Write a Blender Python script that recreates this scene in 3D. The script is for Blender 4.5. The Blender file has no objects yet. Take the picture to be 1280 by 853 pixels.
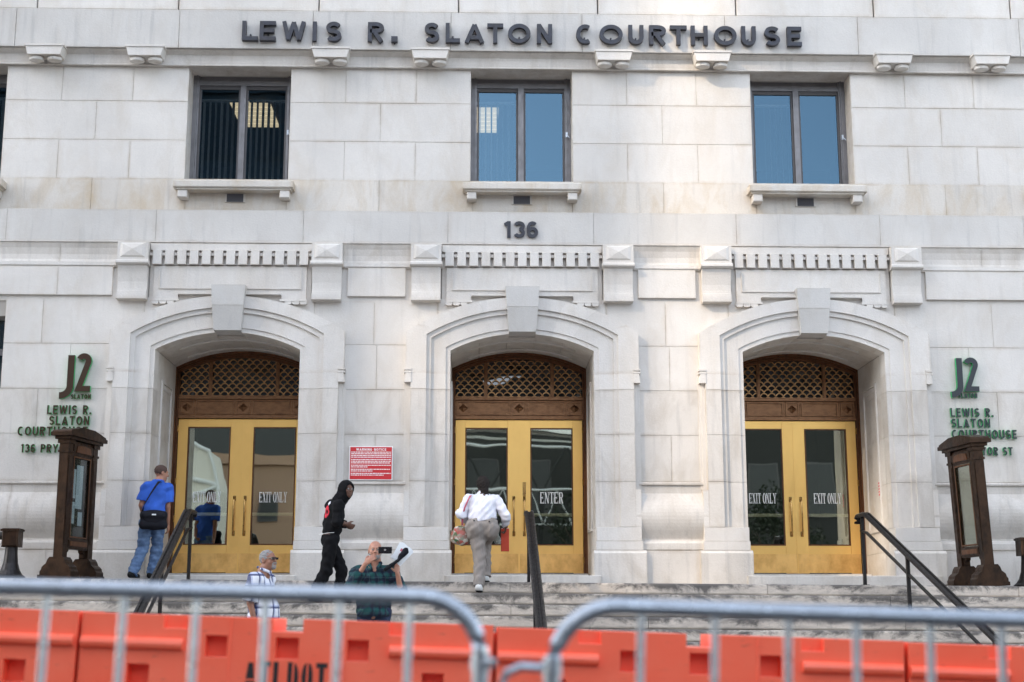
import bpy, bmesh, math, random
import numpy as np
from mathutils import Vector, Matrix
random.seed(7)
S = bpy.context.scene
C = S.collection
R = math.radians

# ------------------------------------------------------------------ camera
cam_d = bpy.data.cameras.new("camera"); cam = bpy.data.objects.new("camera", cam_d); C.objects.link(cam)
S.camera = cam
cam_d.sensor_width = 36.0; cam_d.lens = 50.0
cam_d.clip_start = 0.1; cam_d.clip_end = 3000
cam.location = (-0.683, -21.45, 1.03)
cam.rotation_euler = (R(90) + math.atan(351 / 1778.0), 0, R(-1.5))
cam_d.dof.use_dof = True
cam_d.dof.focus_distance = 21.0
cam_d.dof.aperture_fstop = 2.2

# ------------------------------------------------------------------ sky and sun
SUN_AZ = math.atan2(-0.80, -0.60)          # measured from +Y towards +X
SUN_EL = R(31)
w = bpy.data.worlds.new("World"); S.world = w; w.use_nodes = True
nt = w.node_tree; nt.nodes.clear()
sky = nt.nodes.new('ShaderNodeTexSky'); sky.sky_type = 'NISHITA'; sky.sun_disc = False
sky.sun_elevation = SUN_EL; sky.sun_rotation = SUN_AZ % (2 * math.pi)
sky.air_density = 1.0; sky.dust_density = 1.2; sky.ozone_density = 1.0
bgd = nt.nodes.new('ShaderNodeBackground'); bgd.inputs[1].default_value = 0.15
wo = nt.nodes.new('ShaderNodeOutputWorld')
hs = nt.nodes.new('ShaderNodeHueSaturation'); hs.inputs['Saturation'].default_value = 0.50; nt.links.new(sky.outputs[0], hs.inputs['Color']); nt.links.new(hs.outputs[0], bgd.inputs[0]); nt.links.new(bgd.outputs[0], wo.inputs[0])
sd = bpy.data.lights.new("sun", 'SUN'); sd.energy = 1.15; sd.angle = R(0.8); sd.color = (1.0, 0.80, 0.58)
so = bpy.data.objects.new("sun", sd); C.objects.link(so)
sdir = Vector((math.sin(SUN_AZ) * math.cos(SUN_EL), math.cos(SUN_AZ) * math.cos(SUN_EL), math.sin(SUN_EL)))
so.rotation_euler = sdir.to_track_quat('Z', 'Y').to_euler(); so.location = (-20, -20, 30)
vs = S.view_settings
vs.view_transform = 'Standard'; vs.look = 'None'; vs.exposure = 2.2; vs.gamma = 1.0; vs.use_curve_mapping = False

# ------------------------------------------------------------------ materials
M = {}
def mat(name, col, rough=0.6, metal=0.0, **kw):
    m = bpy.data.materials.new(name); m.use_nodes = True
    p = m.node_tree.nodes['Principled BSDF']
    p.inputs['Base Color'].default_value = (*col, 1); p.inputs['Roughness'].default_value = rough
    p.inputs['Metallic'].default_value = metal
    for k, v in kw.items(): p.inputs[k.replace('_', ' ')].default_value = v
    M[name] = m
    return m
class NG:
    """tiny node helper"""
    def __init__(s, m): s.t = m.node_tree; s.p = s.t.nodes['Principled BSDF']
    def n(s, typ, **kw):
        x = s.t.nodes.new(typ)
        for k, v in kw.items(): setattr(x, k, v)
        return x
    def l(s, a, b): s.t.links.new(a, b)
    def val(s, sock, v):
        if isinstance(v, (int, float, tuple)): sock.default_value = v
        else: s.l(v, sock)
    def coord(s, which='Object', scale=(1, 1, 1), loc=(0, 0, 0)):
        if which == 'World': src = s.n('ShaderNodeNewGeometry').outputs['Position']
        else: src = s.n('ShaderNodeTexCoord').outputs[which]
        mp = s.n('ShaderNodeMapping'); mp.inputs['Scale'].default_value = scale; mp.inputs['Location'].default_value = loc
        s.l(src, mp.inputs[0]); return mp.outputs[0]
    def noise(s, co, scale, detail=4, rough=0.55, dist=0):
        x = s.n('ShaderNodeTexNoise'); x.inputs['Scale'].default_value = scale; x.inputs['Detail'].default_value = detail
        x.inputs['Roughness'].default_value = rough; x.inputs['Distortion'].default_value = dist
        s.l(co, x.inputs['Vector']); return x.outputs[0]
    def ramp(s, f, stops):
        x = s.n('ShaderNodeValToRGB'); e = x.color_ramp.elements
        while len(e) < len(stops): e.new(0.5)
        for i, (p, c) in enumerate(stops):
            e[i].position = p; e[i].color = (c, c, c, 1) if isinstance(c, (int, float)) else (*c, 1)
        s.l(f, x.inputs[0]); return x.outputs[0]
    def mix(s, fac, a, b, mode='MIX'):
        x = s.n('ShaderNodeMix', data_type='RGBA', blend_type=mode)
        s.val(x.inputs[0], fac)
        for sock, v in ((x.inputs[6], a), (x.inputs[7], b)):
            if isinstance(v, tuple): sock.default_value = (*v, 1) if len(v) == 3 else v
            else: s.l(v, sock)
        return x.outputs[2]
    def math(s, op, a, b=0.0, c=None):
        x = s.n('ShaderNodeMath', operation=op); s.val(x.inputs[0], a); s.val(x.inputs[1], b)
        if c is not None: s.val(x.inputs[2], c)
        return x.outputs[0]
    def sep(s, co):
        x = s.n('ShaderNodeSeparateXYZ'); s.l(co, x.inputs[0]); return x.outputs
    def bump(s, h, strength=0.3, dist=0.01):
        x = s.n('ShaderNodeBump'); x.inputs['Strength'].default_value = strength; x.inputs['Distance'].default_value = dist
        s.l(h, x.inputs['Height']); s.l(x.outputs[0], s.p.inputs['Normal'])

def stone_mat(name, base, stain=(0.50, 0.42, 0.30), stain_amt=0.5, dark=0.35, rnd=0.10):
    m = mat(name, base, 0.62); g = NG(m); co = g.coord('World')
    oi = g.n('ShaderNodeObjectInfo').outputs['Random']
    big = g.noise(g.coord('World', (1, 1, 1.0)), 0.55, 5, 0.6)
    mid = g.noise(g.coord('World', (1.0, 1, 0.45)), 2.6, 6, 0.65, 0.6)
    fine = g.noise(co, 34, 4, 0.6)
    streak = g.noise(g.coord('World', (5.0, 5, 0.35)), 1.6, 5, 0.6)
    c = g.mix(g.ramp(big, [(0.35, 0.0), (0.68, 1.0)]), tuple(x * 0.90 for x in base), tuple(min(1, x * 1.07) for x in base))
    c = g.mix(g.math('MULTIPLY', g.ramp(mid, [(0.46, 0.0), (0.70, 1.0)]), stain_amt), c, stain)
    c = g.mix(g.math('MULTIPLY', g.ramp(streak, [(0.56, 0.0), (0.80, 1.0)]), dark), c, (base[0] * .55, base[1] * .56, base[2] * .58))
    vein = g.noise(g.coord('World', (1.2, 1, 3.0)), 3.5, 8, 0.7, 2.2)
    c = g.mix(g.math('MULTIPLY', g.ramp(vein, [(0.44, 0.0), (0.50, 1.0), (0.56, 0.0)]), 0.08), c, (base[0] * .62, base[1] * .64, base[2] * .68))
    hv = g.math('MULTIPLY_ADD', oi, rnd, 1 - rnd * 0.55)
    tint = g.n('ShaderNodeHueSaturation'); tint.inputs['Saturation'].default_value = 1.0
    g.l(c, tint.inputs['Color']); g.l(hv, tint.inputs['Value'])
    gx, gy, gzz = g.sep(g.n('ShaderNodeTexCoord').outputs['Generated'])
    ed = g.math('MAXIMUM', g.ramp(gzz, [(0.0, 1.0), (0.07, 0.0), (0.93, 0.0), (1.0, 1.0)]), g.ramp(gx, [(0.0, 1.0), (0.035, 0.0), (0.965, 0.0), (1.0, 1.0)]))
    ef = g.math('MULTIPLY', g.math('MULTIPLY', ed, g.ramp(g.noise(g.coord('World'), 1.9, 5, 0.7), [(0.42, 0.05), (0.66, 1.0)])), 0.55)
    tinted = g.mix(ef, tint.outputs[0], (stain[0] * .82, stain[1] * .78, stain[2] * .74))
    sp = g.ramp(g.noise(co, 90, 2, 0.5), [(0.3, 0.93), (0.7, 1.03)])
    c2 = g.mix(1.0, tinted, sp, 'MULTIPLY')
    g.l(c2, g.p.inputs['Base Color'])
    g.bump(g.math('ADD', g.math('MULTIPLY', fine, 0.6), mid), 0.55, 0.010)
    return m
STONE = (0.665, 0.635, 0.59)
stone_mat('stone', STONE, (0.52, 0.45, 0.36), 0.34, 0.30, 0.07)
stone_mat('stone_stained', (0.64, 0.60, 0.54), (0.48, 0.37, 0.23), 0.60, 0.60, 0.09)
stone_mat('stone_aged', (0.63, 0.595, 0.545), (0.42, 0.37, 0.305), 0.58, 0.70, 0.08)
stone_mat('stone_band', (0.59, 0.57, 0.535), (0.46, 0.41, 0.35), 0.30, 0.65, 0.06)
stone_mat('keystone_stone', (0.56, 0.545, 0.515), (0.42, 0.38, 0.32), 0.3, 0.5, 0.03)
mat('mortar', (0.36, 0.335, 0.30), 0.9)
# stair stone with black grime
m = mat('stair_stone', (0.42, 0.39, 0.35), 0.75); g = NG(m); co = g.coord('World')
oc = g.coord('Object')
z = g.sep(oc)[2]
blot = g.noise(g.coord('World', (1.0, 1.5, 1.7)), 1.5, 7, 0.74, 0.9)
drip = g.noise(g.coord('World', (6, 6, 5)), 2.2, 6, 0.8)
topm = g.ramp(z, [(0.02, 0.0), (0.16, 0.17)])
f = g.ramp(g.math('ADD', g.math('ADD', g.math('MULTIPLY', blot, 0.78), g.math('MULTIPLY', drip, 0.22)), topm), [(0.555, 0.0), (0.67, 1.0)])
c = g.mix(g.ramp(g.noise(co, 1.1, 4), [(0.35, 0.0), (0.7, 1.0)]), (0.50, 0.44, 0.375), (0.66, 0.585, 0.50))
c = g.mix(g.math('MULTIPLY', g.ramp(g.noise(g.coord('World', (2, 2, 6)), 3, 5, .7), [(0.45, 0.0), (0.75, 1.0)]), 0.6), c, (0.26, 0.235, 0.205))
c = g.mix(g.math('MULTIPLY', f, 0.85), c, (0.045, 0.042, 0.04)); g.l(c, g.p.inputs['Base Color'])
g.bump(g.noise(co, 40, 5, .6), 0.5, 0.01)

def metal_mat(name, col, rough, metal=1.0, blot=(0.5, 0.4, 0.3), amt=0.3, sc=6, stretch=(1, 1, 1), bump=0.1, rv=1.0):
    m = mat(name, col, rough, metal); g = NG(m)
    nz = g.noise(g.coord('World', stretch), sc, 5, 0.65)
    g.l(g.mix(g.math('MULTIPLY', g.ramp(nz, [(0.42, 0.0), (0.72, 1.0)]), amt), col, blot), g.p.inputs['Base Color'])
    g.l(g.ramp(g.noise(g.coord('World', stretch), sc * 2.3, 4), [(0.3, max(0.05, rough - 0.12 * rv)), (0.7, min(1, rough + 0.15 * rv))]), g.p.inputs['Roughness'])
    g.bump(g.noise(g.coord('World'), 60, 3), bump, 0.003)
    return m
metal_mat('brass', (0.98, 0.61, 0.19), 0.36, 0.88, (0.86, 0.50, 0.15), 0.6, 1.3, (1.5, 1, 0.8), 0.02, 0.3)
metal_mat('brass_kick', (0.92, 0.56, 0.19), 0.40, 0.85, (0.55, 0.28, 0.075), 0.8, 2.4, (1.6, 1, 1.2), 0.03, 0.4)
metal_mat('handle_bronze', (0.50, 0.30, 0.10), 0.32, 0.9, (0.18, 0.09, 0.04), 0.6, 14)
metal_mat('grille_bronze', (0.60, 0.34, 0.15), 0.40, 0.7, (0.16, 0.07, 0.035), 0.6, 9)
metal_mat('bronze_red', (0.27, 0.14, 0.07), 0.38, 0.85, (0.10, 0.045, 0.025), 0.6, 9, (1, 1, 2))
metal_mat('bronze_frame', (0.17, 0.075, 0.035), 0.40, 0.75, (0.07, 0.035, 0.022), 0.7, 7, (2, 2, 0.6))
metal_mat('bronze_brown', (0.055, 0.029, 0.016), 0.42, 0.75, (0.012, 0.009, 0.007), 0.9, 6, (1.5, 1.5, 1))
metal_mat('rail_metal', (0.028, 0.025, 0.024), 0.42, 0.6, (0.02, 0.018, 0.018), 0.5, 9)
metal_mat('galvanised', (0.43, 0.47, 0.51), 0.33, 0.9, (0.32, 0.34, 0.36), 0.5, 26)
metal_mat('window_frame', (0.20, 0.195, 0.20), 0.45, 0.5, (0.13, 0.125, 0.125), 0.5, 5)
mat('window_frame_dark', (0.09, 0.085, 0.085), 0.5, 0.3)
metal_mat('letter_metal', (0.04, 0.042, 0.052), 0.42, 0.5, (0.04, 0.035, 0.03), 0.6, 7)
mat('sign_face', (0.035, 0.04, 0.045), 0.35, 0.2)
mat('sign_green', (0.03, 0.42, 0.13), 0.45)
mat('sign_bronze', (0.07, 0.042, 0.028), 0.35, 0.5)
mat('white_print', (0.88, 0.88, 0.86), 0.5)
mat('red_sign', (0.55, 0.025, 0.03), 0.4)
mat('red_print', (0.60, 0.03, 0.03), 0.5)
mat('black_paint', (0.015, 0.015, 0.015), 0.5)
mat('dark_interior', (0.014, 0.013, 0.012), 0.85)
mat('blind', (0.78, 0.78, 0.74), 0.7)
mat('vent_metal', (0.10, 0.10, 0.11), 0.6, 0.3)
mat('push_bar', (0.88, 0.88, 0.70), 0.4, 0.2)
mat('paper', (0.72, 0.74, 0.74), 0.7)
mat('rubber', (0.02, 0.02, 0.02), 0.8)
mat('sticker', (0.66, 0.62, 0.58), 0.6)
m = mat('ceiling_light', (0.8, 0.8, 0.8), 0.5); m.node_tree.nodes['Principled BSDF'].inputs['Emission Color'].default_value = (1.0, 0.80, 0.50, 1)
m.node_tree.nodes['Principled BSDF'].inputs['Emission Strength'].default_value = 0.42
# orange polyethylene
m = mat('orange_plastic', (0.95, 0.14, 0.07), 0.36, 0.0); g = NG(m)
nz = g.noise(g.coord('World', (1, 1, 1)), 2.2, 6, 0.65)
c = g.mix(g.ramp(nz, [(0.35, 0.0), (0.7, 1.0)]), (0.99, 0.135, 0.065), (1.0, 0.185, 0.10))
sc_ = g.noise(g.coord('World', (1.0, 1, 4)), 9, 6, 0.75)
c = g.mix(g.math('MULTIPLY', g.ramp(sc_, [(0.60, 0.0), (0.68, 1.0)]), 0.55), c, (0.45, 0.10, 0.06)); g.l(c, g.p.inputs['Base Color'])
g.bump(g.noise(g.coord('World'), 18, 4), 0.15, 0.006)
def glass_mat(name, refl, tint, rough=0.01, wav=0.0, col=(1, 1, 1), wsc=1.5):
    m = bpy.data.materials.new(name); m.use_nodes = True; t = m.node_tree; t.nodes.clear()
    o = t.nodes.new('ShaderNodeOutputMaterial'); mx = t.nodes.new('ShaderNodeMixShader')
    gl = t.nodes.new('ShaderNodeBsdfGlossy'); gl.inputs['Roughness'].default_value = rough; gl.inputs['Color'].default_value = (*col, 1)
    tr = t.nodes.new('ShaderNodeBsdfTransparent'); tr.inputs[0].default_value = (*tint, 1)
    mx.inputs[0].default_value = refl
    t.links.new(tr.outputs[0], mx.inputs[1]); t.links.new(gl.outputs[0], mx.inputs[2]); t.links.new(mx.outputs[0], o.inputs[0])
    if wav:
        ge = t.nodes.new('ShaderNodeNewGeometry'); nz = t.nodes.new('ShaderNodeTexNoise'); nz.inputs['Scale'].default_value = wsc; nz.inputs['Detail'].default_value = 1
        bp = t.nodes.new('ShaderNodeBump'); bp.inputs['Strength'].default_value = 1; bp.inputs['Distance'].default_value = wav
        t.links.new(ge.outputs['Position'], nz.inputs['Vector']); t.links.new(nz.outputs[0], bp.inputs['Height']); t.links.new(bp.outputs[0], gl.inputs['Normal'])
    M[name] = m
glass_mat('window_glass', 0.22, (0.62, 0.64, 0.65), 0.005, 0.0006, (.17, .30, .41))
glass_mat('door_glass', 0.34, (0.88, 0.88, 0.82), 0.01, 0.0009, (.85, .9, .8))
glass_mat('transom_dark_glass', 0.07, (0.3, 0.3, 0.3), 0.02, 0.02)
glass_mat('case_glass', 0.10, (0.75, 0.8, 0.8), 0.02, 0.003)
glass_mat('lens_glass', 0.25, (0.06, 0.05, 0.05), 0.05)

# ------------------------------------------------------------------ geometry helpers
class MB:
    def __init__(s): s.v = []; s.f = []; s.sm = False
    def add(s, vs, fs):
        o = len(s.v); s.v += [tuple(v) for v in vs]; s.f += [tuple(i + o for i in f) for f in fs]; return s
    def box(s, x0, x1, y0, y1, z0, z1):
        return s.add([(x0, y0, z0), (x1, y0, z0), (x1, y1, z0), (x0, y1, z0), (x0, y0, z1), (x1, y0, z1), (x1, y1, z1), (x0, y1, z1)],
                     [(0, 3, 2, 1), (4, 5, 6, 7), (0, 1, 5, 4), (1, 2, 6, 5), (2, 3, 7, 6), (3, 0, 4, 7)])
    def cbox(s, x0, x1, y0, y1, z0, z1, c=0.006):
        """box, chamfered round its front (-y) face"""
        c = min(c, (x1 - x0) * .3, (z1 - z0) * .3)
        return s.add([(x0, y1, z0), (x1, y1, z0), (x1, y1, z1), (x0, y1, z1),
                      (x0, y0 + c, z0), (x1, y0 + c, z0), (x1, y0 + c, z1), (x0, y0 + c, z1),
                      (x0 + c, y0, z0 + c), (x1 - c, y0, z0 + c), (x1 - c, y0, z1 - c), (x0 + c, y0, z1 - c)],
                     [(0, 3, 2, 1), (0, 1, 5, 4), (1, 2, 6, 5), (2, 3, 7, 6), (3, 0, 4, 7),
                      (4, 5, 9, 8), (5, 6, 10, 9), (6, 7, 11, 10), (7, 4, 8, 11), (8, 9, 10, 11)])
    def prism(s, poly, a, b, axis='y'):
        """poly: 2-D outline; axis y: (x,z) extruded in y; axis x: (y,z) extruded in x; axis z: (x,y)"""
        n = len(poly)
        def P(p, t):
            return (p[0], t, p[1]) if axis == 'y' else ((t, p[0], p[1]) if axis == 'x' else (p[0], p[1], t))
        vs = [P(p, a) for p in poly] + [P(p, b) for p in poly]
        fs = [tuple(range(n)), tuple(range(2 * n - 1, n - 1, -1))] + [(i, i + n, (i + 1) % n + n, (i + 1) % n) for i in range(n)]
        return s.add(vs, fs)
    def loft(s, rings, closed=True, caps=True):
        n = len(rings[0]); vs = [p for r in rings for p in r]; fs = []
        for k in range(len(rings) - 1):
            for i in range(n if closed else n - 1):
                j = (i + 1) % n; fs.append((k * n + i, k * n + j, (k + 1) * n + j, (k + 1) * n + i))
        if caps and closed: fs += [tuple(range(n - 1, -1, -1)), tuple((len(rings) - 1) * n + i for i in range(n))]
        return s.add(vs, fs)
    def tube(s, pts, r, n=10, caps=True, sec=None):
        pts = [Vector(p) for p in pts]; rings = []
        for i, p in enumerate(pts):
            d = (pts[min(i + 1, len(pts) - 1)] - pts[max(i - 1, 0)]).normalized()
            up = Vector((0, 0, 1)) if abs(d.z) < 0.95 else Vector((0, 1, 0))
            a = d.cross(up).normalized(); b = a.cross(d).normalized()
            rr = r[i] if isinstance(r, (list, tuple)) else r
            if sec: rings.append([p + a * u + b * v for u, v in sec])
            else: rings.append([p + a * (rr * math.cos(2 * math.pi * k / n)) + b * (rr * math.sin(2 * math.pi * k / n)) for k in range(n)])
        return s.loft(rings, True, caps)
    def lathe(s, prof, cx, cy, n=16):
        return s.loft([[(cx + r * math.cos(2 * math.pi * k / n), cy + r * math.sin(2 * math.pi * k / n), z) for k in range(n)] for r, z in prof])
    def xf(s, mtx):
        s.v = [tuple(mtx @ Vector(v)) for v in s.v]; return s
def mesh(name, mb, m, smooth=False, fix=True):
    me = bpy.data.meshes.new(name); me.from_pydata(mb.v, [], mb.f)
    if fix:
        bm = bmesh.new(); bm.from_mesh(me); bmesh.ops.recalc_face_normals(bm, faces=bm.faces); bm.to_mesh(me); bm.free()
    if m: me.materials.append(M[m] if isinstance(m, str) else m)
    if smooth is True: me.polygons.foreach_set('use_smooth', [True] * len(me.polygons))
    elif smooth: me.shade_smooth_by_angle(smooth) if hasattr(me, 'shade_smooth_by_angle') else None
    return me
def link(name, me, parent=None, label=None, cat=None, group=None, kind=None, loc=None):
    o = bpy.data.objects.new(name, me); C.objects.link(o)
    if parent: o.parent = parent
    if loc is not None: o.location = loc
    for k, v in (('label', label), ('category', cat), ('group', group), ('kind', kind)):
        if v: o[k] = v
    return o
def part(name, mb, m, parent, smooth=False, label=None, kind=None):
    return link(name, mesh(name, mb, m, smooth), parent, label, kind=kind)
def empty(name, loc=(0, 0, 0), label=None, cat=None, group=None, rz=0, kind=None):
    o = link(name, None, None, label, cat, group, kind, loc); o.rotation_euler = (0, 0, rz); return o
def copy_tree(o, parent=None, **kw):
    c = o.copy(); C.objects.link(c); c.parent = parent
    for k, v in kw.items(): c[k] = v
    for ch in list(o.children): copy_tree(ch, c)
    return c
def bevel(o, wd=0.01, seg=2, ang=40):
    b = o.modifiers.new('bevel', 'BEVEL'); b.width = wd; b.segments = seg; b.limit_method = 'ANGLE'; b.angle_limit = R(ang)
def sans(ch, w, h, t):
    """centre lines of a geometric capital of width w, height h and stroke t"""
    i = t / 2; l, r, b, u, m, c = i, w - i, i, h - i, h * .52, w / 2
    def el(cx, cz, rx, rz, a0, a1, n=16): return [(cx + rx * math.cos(R(a0 + (a1 - a0) * k / n)), cz + rz * math.sin(R(a0 + (a1 - a0) * k / n))) for k in range(n + 1)]
    q = (h - t) / 4; ru = (u - m) / 2; rl = (m - b) / 2
    return {
     'L': [[(l, h), (l, b), (w, b)]], 'E': [[(w, u), (l, u), (l, b), (w, b)], [(l, m), (w * .90, m)]], 'I': [[(c, 0), (c, h)]], 'T': [[(0, u), (w, u)], [(c, u), (c, 0)]],
     'H': [[(l, 0), (l, h)], [(r, 0), (r, h)], [(l, m), (r, m)]], 'N': [[(l, 0), (l, h)], [(r, 0), (r, h)], [(l + t * .1, h - t * .4), (r - t * .1, t * .4)]],
     'W': [[(l * .9, h), (w * .27, t * .3)], [(w * .27, t * .3), (c, h * .96)], [(c, h * .96), (w * .73, t * .3)], [(w * .73, t * .3), (w - l * .9, h)]],
     'A': [[(l * .9, 0), (c, h - t * .35)], [(c, h - t * .35), (w - l * .9, 0)], [(w * .22, h * .26), (w * .78, h * .26)]],
     'O': [el(c, h / 2, c - i, h / 2 - i, 0, 360, 28)], 'C': [el(c + i * .3, h / 2, c - i * .7, h / 2 - i, 58, 302, 24)],
     'U': [[(l, h)] + el(c, l + c - i, c - i, c - i, 180, 360, 14) + [(r, h)]],
     'S': [el(c, u - q, c - i, q, 30, 270, 14)[:-1] + el(c, b + q, c - i, q, 90, -150, 14)],
     'R': [[(l, 0), (l, u), (w * .50, u)] + el(w * .50, u - ru * .95, w * .5 - i, ru * .95, 90, -90, 12) + [(l, u - ru * 1.9)], [(w * .45, h * .46), (w - i * 1.1, 0)]],
     'P': [[(l, 0), (l, u), (w * .50, u)] + el(w * .50, u - ru * 1.05, w * .5 - i, ru * 1.05, 90, -90, 12) + [(l, u - ru * 2.1)]],
     'D': [[(l, u), (w * .40, u)] + el(w * .40, h / 2, w * .6 - i, h / 2 - i, 90, -90, 16) + [(l, b)], [(l, 0), (l, h)]],
     'Y': [[(l * .8, h), (c, h * .45)], [(w - l * .8, h), (c, h * .45)], [(c, h * .5), (c, 0)]],
     'G': [el(c, h / 2, c - i, h / 2 - i, 48, 330, 24) + [(r, h * .45), (c, h * .45)]],
     '.': [[(c, 0), (c, h)]],
     '1': [[(c + i * .4, 0), (c + i * .4, h)], [(c, h - t * .45), (0, h - t * 1.1)]],
     '3': [el(c, u - q * .95, c - i, q * .95, 160, -90, 14), el(c, b + q, c - i, q, 90, -160, 14)],
     '6': [el(c, b + q * 1.15, c - i, q * 1.15, 0, 360, 22), [(l, b + q)] + el(c, h * .62, c - i, h * .38 - i, 180, 45, 12)],
     '2': [el(c, u - (c - i), c - i, c - i, 160, -15, 14) + [(l + i * .2, b), (w, b)]],
     'J': [[(r, h)] + el(w * .18, h * .22 + i, r - w * .18, h * .22, 0, -92, 12)],
    }[ch]
SW_ = {'L': .62, 'E': .64, 'W': 1.12, 'I': .24, 'S': .70, 'R': .72, '.': .24, 'A': .86, 'T': .72, 'O': .84, 'N': .76, 'C': .76, 'U': .74, 'H': .76, 'P': .70, 'Y': .78, 'D': .76, 'G': .80, '1': .36, '3': .66, '6': .68, '2': .68, 'J': .56}
def ribbon(mb, pts, t, y0, y1, closed=False):
    P_ = [Vector((p[0], p[1])) for p in pts]
    P_ = [p for k, p in enumerate(P_) if k == 0 or (p - P_[k - 1]).length > 1e-5]; n = len(P_)
    if (P_[0] - P_[-1]).length < 1e-6: closed = True; P_ = P_[:-1]; n -= 1
    L_, R_ = [], []
    for k in range(n):
        a = P_[k - 1] if (k > 0 or closed) else None; b = P_[(k + 1) % n] if (k < n - 1 or closed) else None
        d1 = (P_[k] - a).normalized() if a is not None else None; d2 = (b - P_[k]).normalized() if b is not None else None
        if d1 is None: d1 = d2
        if d2 is None: d2 = d1
        n1, n2 = Vector((-d1.y, d1.x)), Vector((-d2.y, d2.x)); m_ = (n1 + n2); m_ = m_.normalized() if m_.length > 1e-6 else n1
        k_ = (t / 2) / max(.35, m_.dot(n1)); L_.append(P_[k] + m_ * k_); R_.append(P_[k] - m_ * k_)
    rings = [[(L_[k].x, y0, L_[k].y), (L_[k].x, y1, L_[k].y), (R_[k].x, y1, R_[k].y), (R_[k].x, y0, R_[k].y)] for k in range(n)]
    if closed: rings.append(rings[0])
    mb.loft(rings, True, not closed)
def letter(ch, x0, x1, z0, z1, y, depth, front, side, parent, name='letter', bold=.22, label=None):
    """one raised character standing on the plane y, its face at y-depth; bold = stroke / height"""
    w_, h_ = x1 - x0, z1 - z0; t = bold * h_; mb = MB()
    if ch == '.': t = w_
    for k, st_ in enumerate(sans(ch, w_, h_, t)): ribbon(mb, st_, t, y - depth + k * min(.0012, depth * .05), y)
    mb.v = [(v[0] + x0, v[1], v[2] + z0) for v in mb.v]
    me = mesh(name, mb, side); me.materials.append(M[front])
    for p in me.polygons:
        if p.normal.y < -0.8: p.material_index = 1
    return link(name, me, parent, label)
def text_line(s, x, z0, h, y, depth, front, side, parent, width=None, right=False, bold=.2, name='letter', gap=0.22):
    """set a line of capitals of height h; left edge (or right edge) at x"""
    ws = [.40 if ch == ' ' else SW_[ch] for ch in s]; tot = sum(ws) + gap * (len(s) - 1)
    k = (width / tot) if width else h
    cx = x - tot * k if right else x
    for ch, w_ in zip(s, ws):
        if ch != ' ': letter(ch, cx, cx + w_ * k, z0, z0 + (h * .2 if ch == '.' else h), y, depth, front, side, parent, name, bold)
        cx += (w_ + gap) * k
# ================================================================== THE COURTHOUSE
XB = [-4.46, 0.035, 4.53]              # centres of the three entrance bays
UY = 0.12                              # plane of the upper wall
bld = empty('courthouse_building', (0, 0, 0), 'pale marble courthouse front with three arched entrances and square windows above', 'courthouse')
def sblk(x0, x1, z0, z1, y, m='stone', g=0.0016, depth=0.16, name='stone_block', c=0.0035):
    yy = y + random.uniform(-.0015, .0015)
    mb = MB().cbox(x0 + g, x1 - g, yy, y + depth, z0 + g, z1 - g, c)
    return part(name, mb, m, bld)
def course(z0, z1, y, cuts, x0=-12.5, x1=12.5, holes=(), m='stone', g=0.0016, depth=0.16, c=0.0035):
    xs = [x0] + sorted(k for k in cuts if x0 < k < x1) + [x1]
    for h in holes:
        xs += [v for v in h if x0 < v < x1]
    xs = sorted(set(round(v, 4) for v in xs))
    for a, b in zip(xs, xs[1:]):
        mid = (a + b) / 2
        if any(h[0] - 1e-4 <= mid <= h[1] + 1e-4 for h in holes): continue
        if b - a > 0.05: sblk(a, b, z0, z1, y, m, g, depth, c=c)
WB = XB + [XB[0] - 4.495, XB[2] + 4.495]
HW = 0.81
wh = [(c - HW, c + HW) for c in WB]
mids = [(a + 4.495 / 2) for a in sorted(WB)] + [sorted(WB)[0] - 2.25]
odd = [m_ + s for m_ in mids for s in (-0.56, 0.56)]
even = mids
# stories above the name
course(10.62, 11.7, -0.03, [x * 2.24 - 0.98 for x in range(-6, 7)], g=0.010, c=0.012)
course(9.965, 10.615, -0.08, [-8.0, -5.42, -3.3, -1.1, 1.0, 3.3, 5.45, 8.08], m='stone_band', g=0.003, depth=0.3)
# underside step and frieze below the name
mb = MB().prism([(0.3, 9.72), (0.045, 9.72), (0.045, 9.735), (0.06, 9.75), (0.06, 9.90), (0.0, 9.94), (-0.04, 9.955), (-0.04, 9.962), (0.3, 9.962)], -12.5, 12.5, 'x')
part('frieze', mb, 'stone_aged', bld)
course(9.145, 9.72, UY, odd, holes=wh)
course(8.50, 9.145, UY, even, holes=wh)
course(7.86, 8.50, UY, odd, holes=wh)
course(7.335, 7.86, UY - 0.012, even + [c + s for c in WB for s in (-0.78, 0.80)], m='stone_stained')
course(6.815, 7.325, 0.0, [-10.2, -7.95, -5.65, -3.37, -1.12, 1.157, 3.4, 5.67, 7.95], m='stone_band', depth=0.3)
part('belt_moulding', MB().box(-12.5, 12.5, -0.035, 0.2, 6.79, 6.812).box(-12.5, 12.5, -0.015, 0.2, 6.768, 6.788), 'stone_aged', bld)
# mutules (paired discs) under the name band
muts = [c + s * 1.46 for c in WB for s in (-1, 1)]
mut_me = None
for x in muts:
    if mut_me is None:
        mut_me = mesh('mutule', MB().prism([(-0.30, 9.955), (0.30, 9.955), (0.255, 9.79), (-0.255, 9.79)], -0.20, 0.08).box(-.31, .31, -.215, .08, 9.93, 9.9615), 'stone')
        dm = MB()
        dm.loft([[(r * math.cos(a * math.pi / 9), -0.045 + r * 0.85 * math.sin(a * math.pi / 9), z) for a in range(18)] for r, z in ((.10, 9.79), (.115, 9.775), (.115, 9.735), (.10, 9.725))])
        disc_me = mesh('disc', dm, 'stone', R(40))
    o = link('mutule', mut_me, bld, loc=(x, 0, 0))
    for s in (-.14, .14): link('disc', disc_me, o, loc=(s, -0.02, 0))
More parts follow.
